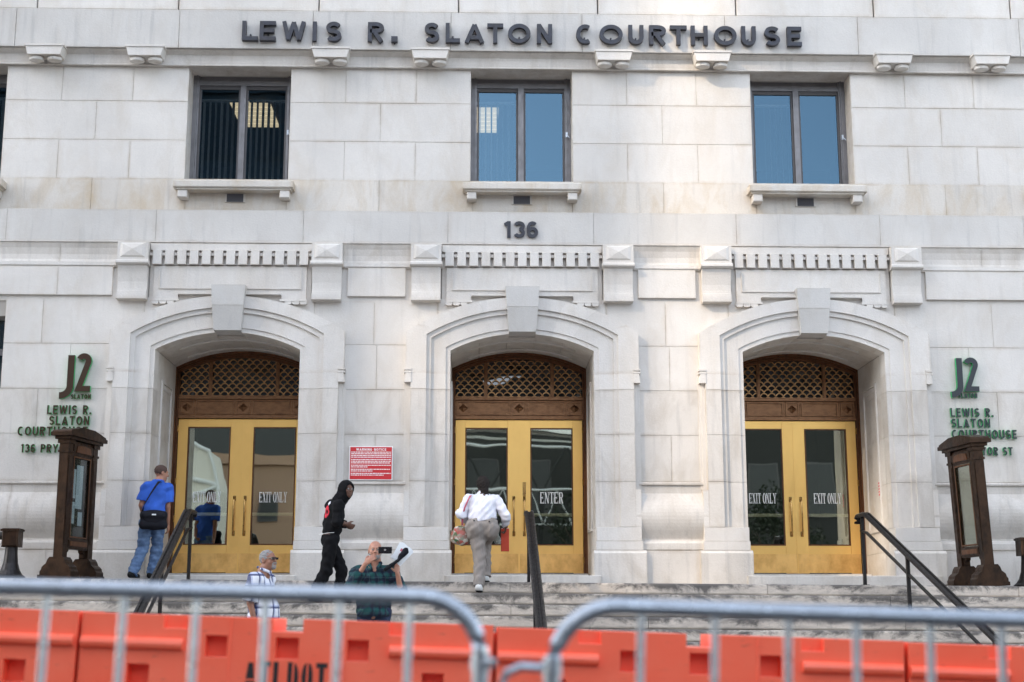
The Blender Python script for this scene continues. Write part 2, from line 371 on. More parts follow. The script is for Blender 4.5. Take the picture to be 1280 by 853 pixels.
# ---- window openings of the upper storey
def window(c, dim, blinds, lamp):
    z0, z1, y = 7.86, 9.73, 0.50
    fr = MB()
    fr.box(c - HW, c - HW + .10, y - .02, y + .12, z0, z1).box(c + HW - .10, c + HW, y - .02, y + .12, z0, z1)
    fr.box(c - HW + .101, c + HW - .101, y - .01, y + .12, z1 - .17, z1 - .085).box(c - HW + .101, c + HW - .101, y + .03, y + .12, z1 - .084, z1).box(c - HW + .101, c + HW - .101, y - .01, y + .12, z0, z0 + .05)
    fr.box(c - .045, c + .045, y - .025, y + .12, z0 + .051, z1 - .171)
    for s in (-1, 1):
        fr.box(*sorted((c + s * (HW - .06), c + s * (HW - .075))), y - .05, y - .021, z0, z1)
    w_ = part('window', fr, 'window_frame', bld)
    mp = MB()
    for a, b in ((c - HW + .103, c - .047), (c + .047, c + HW - .103)):
        ib = MB(); t = .03
        ib.box(a, b, y + .01, y + .05, z1 - .171 - t - .03, z1 - .173).box(a, b, y + .01, y + .05, z0 + .053, z0 + .053 + t)
        ib.box(a, a + t, y + .01, y + .05, z0 + .055 + t, z1 - .235).box(b - t, b, y + .01, y + .05, z0 + .055 + t, z1 - .235)
        part('sash', ib, 'window_frame_dark', w_)
        part('pane', MB().box(a + t, b - t, y + .032, y + .038, z0 + .05 + t, z1 - .23), 'window_glass', w_)
    part('latch', MB().box(c + HW - .085, c + HW - .055, y - .055, y - .03, 8.72, 8.80).tube([(c + HW - .07, y - .05, 8.76), (c + HW - .03, y - .085, 8.70)], .008, 6), 'galvanised', w_)
    if blinds:
        bl = MB()
        for a, b in blinds:
            n = int((b - a) / .085)
            for i in range(n):
                x = a + (i + .5) * (b - a) / n; an = R(random.uniform(66, 80)); dx, dy = .042 * math.cos(an), .042 * math.sin(an)
                bl.add([(c + x - dx, y + .22 - dy, z0), (c + x + dx, y + .22 + dy, z0), (c + x + dx, y + .22 + dy, z1 - .36), (c + x - dx, y + .22 - dy, z1 - .36)], [(0, 1, 2, 3)])
            bl.box(c + a, c + b, y + .19, y + .25, z1 - .36, z1 - .33)
        o = part('blind', bl, 'blind', w_, kind='stuff')
    # lintel soffit, jambs are the wall; sill with two small brackets and a vent under it
    s_ = part('window_sill', MB().cbox(c - .93, c + .93, -.14, .10, 7.655, 7.765, .012).box(c - .89, c + .89, -.10, .1, 7.625, 7.655).box(c - .81, c + .81, .101, .52, 7.80, 7.857), 'stone_stained', w_)
    for s in (-1, 1): part('sill_bracket', MB().cbox(c + s * .79 - .075, c + s * .79 + .075, -.09, .1, 7.505, 7.624, .012), 'stone', s_)
    v = MB().box(c - .16, c + .16, .085, .11, 7.475, 7.62)
    vg = part('vent_frame', v, 'stone_aged', s_)
    v = MB()
    for i in range(7): v.add([(c - .125, .084 - .006, 7.485 + i * .017), (c + .125, .084 - .006, 7.485 + i * .017), (c + .125, .07, 7.497 + i * .017), (c - .125, .07, 7.497 + i * .017)], [(0, 1, 2, 3)])
    v.box(c - .13, c + .13, .079, .084, 7.48, 7.61)
    part('vent_grille', v, 'vent_metal', s_)
window(WB[0], 1, [(-.71, -.05), (.06, .71)], 1)
window(WB[1], 0, [(-.71, -.05)], 1)
window(WB[2], 0, [(-.71, -.05)], 0)
window(WB[3], 1, [(-.71, .71)], 1)
window(WB[4], 0, [], 0)
# ---- entablature over the bays
ent_me = {}
for c in XB:
    # plain wall between the brackets, behind
    part('entablature_wall', MB().box(c - 1.24, c + 1.24, 0.0, 0.2, 5.85, 6.765), 'stone', bld)
    part('dentil_bed', MB().box(c - 1.24, c + 1.24, -.045, 0, 6.665, 6.765).box(c - 1.2, c + 1.2, -.03, 0, 6.43, 6.45).box(c - 1.22, c + 1.22, -.055, -.046, 6.655, 6.68), 'stone', bld)
    n = 13
    for i in range(n):
        x = c - 1.125 + i * 2.25 / (n - 1)
        if 'd' not in ent_me: ent_me['d'] = mesh('dentil', MB().cbox(-.067, .067, -.105, 0.0, 6.425, 6.65, .004), 'stone')
        link('dentil', ent_me['d'], bld, loc=(x, 0, 0))
    for i in range(n + 1):
        x = c - 1.125 + (i - .5) * 2.25 / (n - 1)
        if 'dl' not in ent_me: ent_me['dl'] = mesh('dentil_link', MB().box(-.025, .025, -.07, 0.0, 6.57, 6.615), 'stone')
        link('dentil_link', ent_me['dl'], bld, loc=(x, 0, 0))
    # raised tablet with an incised border and two ears
    t = MB()
    t.prism([(c - 1.17, 6.41), (c + 1.17, 6.41), (c + 1.17, 5.875), (c + .79, 5.875), (c + .79, 5.955), (c - .79, 5.955), (c - .79, 5.875), (c - 1.17, 5.875)], -.05, 0.02)
    tb = part('tablet', t, 'stone', bld)
    t = MB()
    t.box(c - 1.09, c + 1.09, -.068, -.0505, 6.045, 6.065).box(c - 1.09, c - 1.075, -.068, -.0505, 6.066, 6.36).box(c + 1.075, c + 1.09, -.068, -.0505, 6.066, 6.36)
    part('tablet_border', t, 'stone', tb)
    t = MB().box(c - .78, c + .78, -.10, -.051, 5.957, 5.972).box(c - 1.19, c - .77, -.08, -.051, 5.855, 5.885).box(c + .77, c + 1.19, -.08, -.051, 5.855, 5.885)
    part('tablet_moulding', t, 'stone', tb)
    for s in (-1, 1):
        for k in range(3):
            x = c + s * (.90 + k * .115)
            if 'g' not in ent_me: ent_me['g'] = mesh('gutta', MB().prism([(-.05, .055), (.05, .055), (.055, .01), (.035, -.01), (-.035, -.01), (-.055, .01)], -.075, 0), 'stone')
            link('gutta', ent_me['g'], tb, loc=(x, 0, 5.818))
    # brackets
    for s in (-1, 1):
        x = c + s * 1.485
        if 'b' not in ent_me:
            b = MB().box(-.235, .235, -.17, .15, 6.475, 6.767)
            ent_me['b'] = mesh('bracket', b.prism([(.15, 6.40), (-.135, 6.40), (-.11, 6.30), (-.085, 6.15), (-.08, 6.05), (-.10, 6.045), (-.10, 6.01), (-.115, 6.005), (-.115, 5.97), (-.14, 5.965), (-.14, 5.875), (-.12, 5.865), (.15, 5.865)], -.225, .225, 'x')
                                .prism([(.15, 6.474), (-.18, 6.474), (-.20, 6.455), (-.20, 6.425), (-.16, 6.402), (.15, 6.402)], -.25, .25, 'x'), 'stone')
            q = MB(); a = .195; bb = .15
            q.add([(-a, -.171, 6.515), (a, -.171, 6.515), (a, -.171, 6.745), (-a, -.171, 6.745), (-bb, -.19, 6.54), (bb, -.19, 6.54), (bb, -.19, 6.72), (-bb, -.19, 6.72), (0, -.212, 6.64)],
                  [(0, 1, 5, 4), (1, 2, 6, 5), (2, 3, 7, 6), (3, 0, 4, 7), (4, 5, 8), (5, 6, 8), (6, 7, 8), (7, 4, 8)])
            ent_me['p'] = mesh('pyramid_boss', q, 'stone')
        o = link('bracket', ent_me['b'], bld, loc=(x, 0, 0)); link('pyramid_boss', ent_me['p'], o)
gaps = [(-12.5, XB[0] - 1.72), (XB[0] + 1.72, XB[1] - 1.72), (XB[1] + 1.72, XB[2] - 1.72), (XB[2] + 1.72, 12.5)]
for a, b in gaps:
    cut = [a] + [x for x in (-10.1, -7.1, 7.25, 10.0) if a < x < b] + [b]
    for p, q in zip(cut, cut[1:]):
        part('cornice_stone', MB().prism([(.2, 6.765), (-.03, 6.765), (-.005, 6.70), (.01, 6.60), (.005, 6.52), (-.02, 6.47), (.2, 6.47)], p + .002, q - .002, 'x'), 'stone_aged', bld)
    part('fillet', MB().box(a, b, -.05, .2, 6.415, 6.468).box(a, b, -.03, .2, 6.395, 6.4145), 'stone', bld)
    a2, b2 = a + (.08 if a > -12 else 0), b - (.08 if b < 12 else 0)
    cut = [a2] + [x for x in (-10.9, -8.7, -7.1, 7.9, 9.9) if a2 < x < b2] + [b2]
    for p, q in zip(cut, cut[1:]): sblk(p, q, 5.945, 6.395, -.045, depth=.2, name='frieze_stone')
    part('frieze_ground', MB().box(a - .16, b + .16, .001, .15, 5.86, 6.394), 'stone', bld)
# ---- lower walling, rows of ashlar
SW = [(-9.0, -7.87), (8.02, 9.2)]        # narrow side windows, just inside the edges of the picture
rows = [(5.195, 5.925), (4.50, 5.195), (3.815, 4.50), (3.105, 3.815)]
for k, (z0, z1) in enumerate(rows):
    mm = 'stone' if k < 2 else 'stone_aged'
    hz = SW if z1 < 6 and z0 >= 4.4 else []
    for i, (a, b) in enumerate([(-12.5, XB[0] - 1.3), (XB[0] + 1.3, XB[1] - 1.3), (XB[1] + 1.3, XB[2] - 1.3), (XB[2] + 1.3, 12.5)]):
        if i in (0, 3):
            cuts = [(-10.4, -7.3) if k % 2 == 0 else (-11.2, -9.1, -6.85), None, None, (7.35, 9.8) if k % 2 == 0 else (6.95, 8.7, 10.9)][i]
        else:
            m_ = (a + b) / 2
            cuts = [m_ + (-.03 if k % 2 == 0 else .02)] if k != 2 else []
        course(z0, z1, 0.0, cuts, a, b, hz, mm)
for c in XB:                              # walling over each arch ring
    course(5.60, 5.925, 0.0, [c - .4, c + .5], c - 1.3, c + 1.3, m='stone')
# ---- torus course between the surrounds
prof = [(.2, 3.10), (-.03, 3.10), (-.045, 3.085), (-.045, 3.06), (-.01, 3.045), (-.01, 2.93)]
prof += [(-.01 - .115 * math.sin(math.pi * t / 12) ** .8, 2.91 - .64 * t / 12) for t in range(1, 12)]
prof += [(-.01, 2.25), (-.01, 2.225), (-.05, 2.215), (-.085, 2.18), (-.085, 2.09), (-.07, 2.07), (.2, 2.07)]
for i, (a, b) in enumerate([(-12.5, XB[0] - 1.3), (XB[0] + 1.3, XB[1] - 1.3), (XB[1] + 1.3, XB[2] - 1.3), (XB[2] + 1.3, 12.5)]):
    cut = [a] + [x for x in (-10, -7.6, 7.8, 10) if a < x < b] + [b]
    for p, q in zip(cut, cut[1:]):
        p_, q_ = (p + .36 if abs(p - (XB[0] + 1.3)) < .01 or abs(p - (XB[1] + 1.3)) < .01 or abs(p - (XB[2] + 1.3)) < .01 else p), (q - .36 if any(abs(q - (c - 1.3)) < .01 for c in XB) else q)
        o = part('torus_stone', MB().prism(prof, p_ + .0015, q_ - .0015, 'x'), 'stone_aged', bld, R(35))
    cut = [a] + [x for x in (-9.2, -7.0, 7.0, 9.0) if a < x < b] + [b]
    for p, q in zip(cut, cut[1:]):
        sblk(p, q, 1.35, 2.068, -.10, 'stone_aged', depth=.3, name='base_block')
# ---- core of the wall behind the facing (openings left free)
core = MB()
def cuts_of(hs, x0=-12.6, x1=12.6):
    r = []; x = x0
    for a, b in sorted(hs): r.append((x, a)); x = b
    return r + [(x, x1)]
bo = [(c - 1.13, c + 1.13) for c in XB]
for a, b in cuts_of(bo): core.box(a, b, .021, 1.72, 0.9, 4.30)
for a, b in cuts_of(bo + SW): core.box(a, b, .021, 1.72, 4.301, 5.62)
core.box(-12.6, 12.6, .021, 1.72, 5.621, 5.86).box(-12.6, 12.6, .022, .60, 5.861, 7.33)
core.box(-12.6, 12.6, UY + .021, .60, 7.331, 7.84)
for a, b in cuts_of([(c - HW - .012, c + HW + .012) for c in WB]): core.box(a, b, UY + .021, .66, 7.841, 9.719)
core.box(-12.6, 12.6, .10, .66, 9.7215, 12.0)
part('wall_core', core, 'mortar', bld)
for c in WB:                              # dressed jambs and soffit of each window
    for s in (-1, 1):
        for z0, z1 in ((7.862, 8.497), (8.503, 9.142), (9.148, 9.7195)):
            part('jamb_stone', MB().box(*sorted((c + s * HW, c + s * (HW + .05))), UY + .165, .48, z0, z1), 'stone', bld)
    part('soffit_stone', MB().box(c - HW, c + HW, .061, .48, 9.7205, 9.80), 'stone_aged', bld)
# rooms behind
def room(x0, x1, y0, y1, z0, z1):
    b = MB().box(x0, x1, y0, y1, z0, z1); return b
rm = MB()
rm.box(-12.6, 12.6, .67, 7, 7.0, 7.1).box(-12.6, 12.6, .67, 7, 10.3, 10.4).box(-12.6, 12.6, 7.01, 7.1, 7.0, 10.4).box(-12.7, -12.61, .6, 7, 7.0, 10.4).box(12.61, 12.7, .6, 7, 7.0, 10.4)
rm.box(-12.6, 12.6, 1.73, 9, 1.6, 1.76).box(-12.6, 12.6, 1.73, 9, 6.2, 6.3).box(-12.6, 12.6, 9.01, 9.1, 1.7, 6.3).box(-12.7, -12.61, 1.7, 9, 1.7, 6.3).box(12.61, 12.7, 1.7, 9, 1.7, 6.3)
for x in (-6.7, -2.2, 2.3, 6.8): rm.box(x - .1, x + .1, .68, 6.9, 7.11, 10.29); rm.box(x - .1, x + .1, 1.74, 8.9, 1.77, 6.19)
part('interior_rooms', rm, 'dark_interior', bld)
for x, y, ww in ((WB[0] - .33, 3.1, .36), (WB[1] - .52, 3.3, .20), (WB[3] + .4, 3.1, .40)):
    L = MB()
    for i in range(6): L.box(x - ww, x + ww, y + i * .22, y + i * .22 + .17, 10.24, 10.28)
    part('ceiling_light', L, 'ceiling_light', bld)
# ---- arched surrounds
LN = [(1.10, 5.107, 5.375), (1.17, 5.155, 5.445), (1.395, 5.292, 5.675), (1.465, 5.345, 5.748), (1.78, 5.385, 5.93)]
KEY = [.205, .21, .23, .235, .25]
def arc(k, x, ex=0.0):
    X, zs, zc = LN[k]; h = zc - zs; r = (X * X + h * h) / (2 * h)
    return zc - r + math.sqrt(max(0, r * r - x * x)) + ex
PROF = [(0, .26), (0, -.035), (1, -.035), (1, -.055), (2, -.055), (2, -.09), (3, -.09), (3, -.125), (4, -.125), (4, .05)]
def stn_leg(c, s, z, x4):
    return [(c + s * (x4 if k == 4 else LN[k][0]), y, z) for k, y in PROF]
def stn_corner(c, s):
    return [(c + s * LN[k][0], y, LN[k][1]) for k, y in PROF]
def stn_arch(c, s, t):
    r = []
    for k, y in PROF:
        x = LN[k][0] + (KEY[k] - LN[k][0]) * t; r.append((c + s * x, y, arc(k, x)))
    return r
def grate(name, mb, m, par, **k): return part(name, mb, m, par, **k)
for c in XB:
    for s in (-1, 1):
        for z0, z1, x4 in ((2.42, 3.10, 1.70), (3.10, 3.815, 1.70), (3.815, 4.50, 1.70), (4.50, 4.75, 1.70)):
            part('surround_stone', MB().loft([stn_leg(c, s, z0 + .002, x4), stn_leg(c, s, z1 - (.002 if z1 < 4.7 else 0), x4)]), 'stone' if z0 > 4 else 'stone_aged', bld)
        part('surround_stone', MB().loft([stn_leg(c, s, 4.7505, 1.78), stn_corner(c, s), stn_arch(c, s, .06), stn_arch(c, s, .1185)]), 'stone', bld)
        for t0, t1 in ((.1195, .4195), (.4205, .7195), (.7205, 1.0)):
            part('voussoir', MB().loft([stn_arch(c, s, t0 + (t1 - t0) * i / 6) for i in range(7)]), 'stone', bld)
        X = lambda a, b: sorted((c + s * a, c + s * b))
        sblk(*X(1.10, 1.78), 2.21, 2.418, -.125, 'stone', depth=.35, name='surround_stone')
        sblk(*X(1.09, 1.80), 2.075, 2.21, -.135, 'stone', depth=.35, name='surround_stone')
        part('surround_fillet', MB().box(*X(1.7005, 1.78), -.124, .04, 2.42, 2.98), 'stone', bld)
        part('surround_fillet', MB().box(*X(1.7005, 1.76), -.055, .04, 2.981, 4.749).box(*X(1.7605, 1.80), -.025, .04, 2.981, 4.749), 'stone', bld)
        part('surround_drop', MB().box(*X(1.69, 1.80), -.14, .03, 4.79, 4.815).box(*X(1.69, 1.80), -.14, .03, 4.745, 4.765)
             .prism([(c + s * 1.70, 4.744), (c + s * 1.775, 4.744), (c + s * 1.795, 4.60), (c + s * 1.69, 4.60)], -.135, .03), 'stone', bld)
        # plinth of the pier, with a sloped shoulder
        a, b = X(1.06, 1.845)
        part('plinth_stone', MB().prism([(.3, 1.55), (-.17, 1.55), (-.17, 2.03), (-.135, 2.073), (.3, 2.073)], a, b, 'x'), 'stone_aged', bld)
        # reveal linings
        for z0, z1 in ((1.56, 2.073), (2.077, 3.098), (3.102, 3.813), (3.817, 4.498), (4.502, 5.104)):
            part('reveal_stone', MB().box(*X(1.10, 1.16), .262, .93, z0, z1), 'stone', bld)
            part('reveal_stone', MB().box(*X(1.10, 1.16), .934, 1.70, z0, z1), 'stone', bld)
        q = MB(); a_, b_ = (1.075, 1.0995)
        q.box(*X(a_, b_), .50, .545, 2.4, 4.72).box(*X(a_, b_), 1.20, 1.245, 2.4, 4.72).box(*X(a_, b_), .5455, 1.1995, 4.675, 4.72).box(*X(a_, b_), .5455, 1.1995, 2.4, 2.445)
        q.box(*X(1.085, b_), .56, 1.185, 4.70 - .11, 4.66).box(*X(1.085, b_), .555, .59, 2.46, 4.58)
        part('reveal_moulding', q, 'stone', bld)
    # soffit
    n = 5
    for j in range(n):
        xa, xb = -1.098 + j * 2.196 / n + .003, -1.098 + (j + 1) * 2.196 / n - .003
        for y0, y1 in ((.262, .93), (.936, 1.70)):
            pts = [(c + xa + (xb - xa) * i / 5, arc(0, xa + (xb - xa) * i / 5)) for i in range(6)]
            part('soffit_stone', MB().prism(pts + [(c + xb, 5.60), (c + xa, 5.60)], y0, y1), 'stone_aged', bld)
    for y0, y1 in ((.50, .54), (1.20, 1.24)):
        q = MB()
        for j in range(10):
            xa, xb = -.85 + j * .17, -.85 + (j + 1) * .17
            q.prism([(c + xa, arc(0, xa) - .022), (c + xb, arc(0, xb) - .022), (c + xb, arc(0, xb) - .0005), (c + xa, arc(0, xa) - .0005)], y0, y1)
        part('soffit_moulding', q, 'stone', bld)
    # keystone: upright upper half, lower half leaning back in
    k = MB()
    k.loft([[(c - .262, .1, 6.085), (c + .262, .1, 6.085), (c + .262, -.20, 6.085), (c - .262, -.20, 6.085)],
            [(c - .240, .1, 5.765), (c + .240, .1, 5.765), (c + .240, -.205, 5.765), (c - .240, -.205, 5.765)]])
    ks = part('keystone', k, 'keystone_stone', bld)
    k = MB().loft([[(c - .2395, .1, 5.762), (c + .2395, .1, 5.762), (c + .2395, -.205, 5.762), (c - .2395, -.205, 5.762)],
            [(c - .205, .1, 5.36), (c + .205, .1, 5.36), (c + .205, -.15, 5.385), (c - .205, -.15, 5.385)]])
    part('keystone_lower_face', k, 'keystone_stone', ks)
    # threshold
    part('threshold', MB().cbox(c - 1.16 if c < 4 else c - 1.16, c + (1.16 if c < 4 else 1.75), -.22, 1.75, 1.45, 1.70, .008).box(c - 1.08, c + 1.08, 1.2, 1.75, 1.7005, 1.775), 'stone_aged', bld)
# ---- bronze door fronts
def leaf(c, s, word, key):
    a, b = sorted((c + s * .004, c + s * 1.035)); ga, gb = sorted((c + s * .185, c + s * .875))
    y = 1.60; z0, z1, g0, g1 = 1.79, 4.265, 2.235, 4.135
    f = MB()
    f.cbox(a, ga, y, y + .05, z0, z1, .003).cbox(gb, b, y, y + .05, z0, z1, .003)
    f.box(ga + .0005, gb - .0005, y + .0015, y + .05, g1, z1 - .002).box(ga + .0005, gb - .0005, y + .0015, y + .05, 2.10, g0)
    d = part('door', f, 'brass', bld)
    part('kick_plate', MB().box(a + .01, b - .01, y - .004, y + .03, z0 + .01, 2.10), 'brass_kick', d)
    part('glass_stop', MB().box(ga, ga + .018, y - .006, y + .02, g0, g1).box(gb - .018, gb, y - .006, y + .02, g0, g1).box(ga + .0185, gb - .0185, y - .006, y + .02, g1 - .018, g1).box(ga + .0185, gb - .0185, y - .006, y + .02, g0, g0 + .018), 'bronze_frame', d)
    part('glass_pane', MB().box(ga + .004, gb - .004, y + .022, y + .03, g0 + .004, g1 - .004), 'door_glass', d)
    part('push_bar', MB().box(ga - .02, gb + .02, y + .07, y + .11, 2.705, 2.755).box(ga - .02, gb + .02, y + .051, y + .075, 2.715, 2.745), 'push_bar', d)
    hx = c + s * .085
    part('pull_handle', MB().tube([(hx, y, 2.98), (hx, y - .05, 2.985), (hx, y - .072, 2.95), (hx, y - .072, 2.45), (hx, y - .05, 2.415), (hx, y, 2.42)], .0125, 8)
         .box(hx - .022, hx + .022, y - .008, y, 2.94, 3.02).box(hx - .022, hx + .022, y - .008, y, 2.38, 2.46), 'handle_bronze', d, True)
    for z in (4.05, 3.2, 2.6, 1.95):
        part('hinge', MB().tube([(c + s * 1.04, y - .012, z), (c + s * 1.04, y - .012, z + .10)], .013, 8), 'handle_bronze', d)
    if key: part('lock_plate', MB().box(hx - .028, hx + .028, y - .006, y, 3.05, 3.22).box(hx - .015, hx + .015, y - .02, y - .0061, 3.09, 3.15), 'handle_bronze', d)
    # word on the glass: thick and thin strokes with serifs
    if word:
        wd = {'EXIT ONLY': .45, 'ENTER': .38}[word]; h = {'EXIT ONLY': .165, 'ENTER': .18}[word]
        serif_word(word, (ga + gb) / 2 - wd / 2, 3.0 - h / 2 + .0, wd, h, y + .019, d)
SER = {
 'E': ((.06, .30, 0, 1), (.30, .90, .93, 1), (.30, .92, 0, .07), (.30, .66, .47, .54), (.82, .90, .78, 1), (.84, .92, 0, .24), (.60, .66, .38, .63), (0, .06, .96, 1), (0, .06, 0, .04)),
 'I': ((.32, .68, 0, 1), (.08, .92, .955, 1), (.08, .92, 0, .045)),
 'T': ((.40, .62, 0, 1), (.02, .98, .93, 1), (.02, .09, .74, 1), (.91, .98, .74, 1), (.24, .78, 0, .045)),
 'L': ((.12, .36, 0, 1), (0, .50, .955, 1), (0, .94, 0, .07), (.86, .94, 0, .28)),
 'N': ((.10, .19, 0, 1), (.80, .89, 0, 1), (0, .3, .955, 1), (.68, 1, .955, 1), (0, .3, 0, .045)),
 'R': ((.10, .34, 0, 1), (.34, .62, .93, 1), (.34, .62, .47, .54), (0, .44, 0, .045), (0, .1, .955, 1)),
 'X': ((0, .36, .955, 1), (.64, 1, .955, 1), (0, .36, 0, .045), (.60, 1, 0, .045)), 'Y': ((.40, .62, 0, .5), (0, .36, .955, 1), (.64, 1, .955, 1), (.26, .76, 0, .045)), 'O': ()}
SERP = {'X': [[(.08, 1), (.34, 1), (.93, 0), (.67, 0)], [(.78, 1), (.86, 1), (.20, 0), (.12, 0)]],
        'Y': [[(.06, 1), (.32, 1), (.62, .45), (.42, .45)], [(.80, 1), (.88, 1), (.60, .47), (.52, .47)]],
        'N': [[(.08, 1), (.32, 1), (.88, 0), (.70, 0)]], 'R': [[(.46, .5), (.66, .5), (1.0, 0), (.74, 0)]]}
def serif_word(word, x0, z0, wd, h, y, par):
    adv = {'I': .52, ' ': .42}; tot = sum(adv.get(ch, .92) for ch in word); x = x0
    for ch in word:
        aw = adv.get(ch, .92) / tot * wd; gw = aw * .94
        if ch != ' ':
            mb = MB(); n = 0
            for a, b, p, q in SER[ch]:
                mb.box(x + a * gw, x + b * gw, y - n * .0002, y + .002, z0 + p * h, z0 + q * h); n += 1
            for poly in SERP.get(ch, []):
                mb.prism([(x + u * gw, z0 + v * h) for u, v in poly], y - n * .0002, y + .002); n += 1
            def ell(cx, cz, rx, rz, tx, tz, a0, a1, k=14):
                o = [(cx + rx * math.cos(a0 + (a1 - a0) * i / k), cz + rz * math.sin(a0 + (a1 - a0) * i / k)) for i in range(k + 1)]
                p = [(cx + (rx - tx) * math.cos(a0 + (a1 - a0) * i / k), cz + (rz - tz) * math.sin(a0 + (a1 - a0) * i / k)) for i in range(k + 1)]
                for i in range(k):
                    mb.prism([(x + u * gw, z0 + v * h) for u, v in (o[i], o[i + 1], p[i + 1], p[i])], y - .002, y + .002)
            if ch == 'O': ell(.5, .5, .48, .52, .24, .06, 0, 2 * math.pi, 20)
            if ch == 'R': ell(.58, .735, .36, .265, .24, .06, -math.pi / 2, math.pi / 2, 10)
            part('letter', mb, 'white_print', par)
        x += aw
def doorfront(c, words, key):
    y = 1.555
    f = MB()
    for s in (-1, 1):
        a, b = sorted((c + s * 1.099, c + s * 1.042)); f.box(a, b, y + .03, 1.69, 1.776, 5.06)
        a, b = sorted((c + s * 1.099, c + s * 1.075)); f.box(a, b, y - .03, y + .029, 1.776, 5.10)
        a, b = sorted((c + s * 1.067, c + s * 1.055)); f.box(a, b, y + .005, y + .029, 1.776, 5.07)
    # arched head in three stepped bands
    for (o_, i_, yy) in ((.0, .035, y - .03), (.036, .062, y + .0), (.063, .105, y + .022)):
        N = 18
        for j in range(N):
            xa, xb = -1.098 + 2.196 * j / N, -1.098 + 2.196 * (j + 1) / N
            f.prism([(c + xa, arc(0, xa) - o_ - .001), (c + xb, arc(0, xb) - o_ - .001), (c + xb, arc(0, xb) - i_), (c + xa, arc(0, xa) - i_)], yy, 1.69)
    fr = part('door_frame', f, 'bronze_frame', bld)
    # transom rails and frieze of small panels
    t = MB().box(c - 1.04, c + 1.04, y + .00, 1.69, 4.272, 4.30).box(c - 1.04, c + 1.04, y + .02, 1.69, 4.3005, 4.325)
    t.box(c - 1.04, c + 1.04, y + .045, 1.69, 4.3255, 4.59).box(c - 1.04, c + 1.04, y + .00, 1.69, 4.5905, 4.625).box(c - 1.04, c + 1.04, y + .02, 1.69, 4.6255, 4.65)
    tr = part('transom', t, 'bronze_red', fr)
    for a, b in ((-1.02, -.80), (-.75, -.15), (-.11, .11), (.15, .75), (.80, 1.02)):
        q = MB(); tt = .018
        q.box(c + a, c + b, y + .02, y + .0449, 4.345, 4.363).box(c + a, c + b, y + .02, y + .0449, 4.553, 4.571).box(c + a, c + a + tt, y + .02, y + .0449, 4.3635, 4.5525).box(c + b - tt, c + b, y + .02, y + .0449, 4.3635, 4.5525)
        q.box(c + a - .025, c + a - .012, y + .03, y + .0449, 4.335, 4.58)
        if b - a < .3:
            m_ = c + (a + b) / 2; r = (b - a) / 2 - .03
            q.add([(m_ - r, y + .044, 4.458), (m_, y + .044, 4.458 + r * .9), (m_ + r, y + .044, 4.458), (m_, y + .044, 4.458 - r * .9), (m_, y + .01, 4.458)], [(0, 1, 4), (1, 2, 4), (2, 3, 4), (3, 0, 4)])
        part('transom_panel', q, 'bronze_red', fr)
    # grille of overlapping scales
    g_ = MB(); sp, rh, rr = .128, .0655, .068
    row = 0; z = 4.60
    while z < 5.30:
        off = sp / 2 if row % 2 else 0
        for i in range(-9, 10):
            x = i * sp + off
            if abs(x) > 1.04 or z + rr * .4 > arc(0, x) - .07: continue
            K = 9; a0, a1 = R(8), R(172); yy = y + .065 + (row % 2) * .0006
            ro, ri = rr, rr - .0155
            for j in range(K):
                t0, t1 = a0 + (a1 - a0) * j / K, a0 + (a1 - a0) * (j + 1) / K
                g_.prism([(c + x + ro * math.cos(t0), z + ro * math.sin(t0)), (c + x + ro * math.cos(t1), z + ro * math.sin(t1)),
                          (c + x + ri * math.cos(t1), z + ri * math.sin(t1)), (c + x + ri * math.cos(t0), z + ri * math.sin(t0))], yy, yy + .022)
        z += rh; row += 1
    part('scale_grille', g_, 'grille_bronze', fr, kind='stuff')
    for x in (-.545, .545):
        q = MB().box(c + x - .028, c + x + .028, y + .035, y + .064, 4.651, arc(0, x) - .106).box(c + x - .012, c + x + .012, y + .022, y + .0349, 4.66, arc(0, x) - .12)
        part('grille_bar', q, 'bronze_red', fr)
    part('transom_glass', MB().box(c - 1.03, c + 1.03, 1.66, 1.668, 4.651, 5.28), 'transom_dark_glass', fr)
    leaf(c, -1, words[0], False); leaf(c, 1, words[1], key)
    part('astragal', MB().box(c - .011, c + .011, 1.594, 1.5985, 1.79, 4.26), 'brass', fr)
doorfront(XB[0], ('EXIT ONLY', 'EXIT ONLY'), False)
doorfront(XB[1], (None, 'ENTER'), False)
doorfront(XB[2], ('EXIT ONLY', 'EXIT ONLY'), False)
# lock cover on the entrance
part('lock_cover', MB().box(XB[1] + .058, XB[1] + .112, 1.590, 1.5985, 3.03, 3.25).box(XB[1] + .070, XB[1] + .10, 1.575, 1.5895, 3.06, 3.12), 'handle_bronze', bld)
# ---- narrow windows at the edges
for a, b in SW:
    w_ = part('side_window', MB().box(a, a + .08, .3, .42, 4.31, 5.92).box(b - .08, b, .3, .42, 4.31, 5.92).box(a + .081, b - .081, .3, .42, 5.8, 5.92).box(a + .081, b - .081, .31, .42, 5.06, 5.16).box(a + .081, b - .081, .3, .42, 4.31, 4.4), 'window_frame', bld)
    for z0, z1 in ((4.401, 5.059), (5.161, 5.799)): part('pane', MB().box(a + .08, b - .08, .36, .366, z0, z1), 'window_glass', w_)
    part('window_blind', MB().box(a + .05, b - .05, .46, .47, 4.3, 5.9), 'blind', w_)
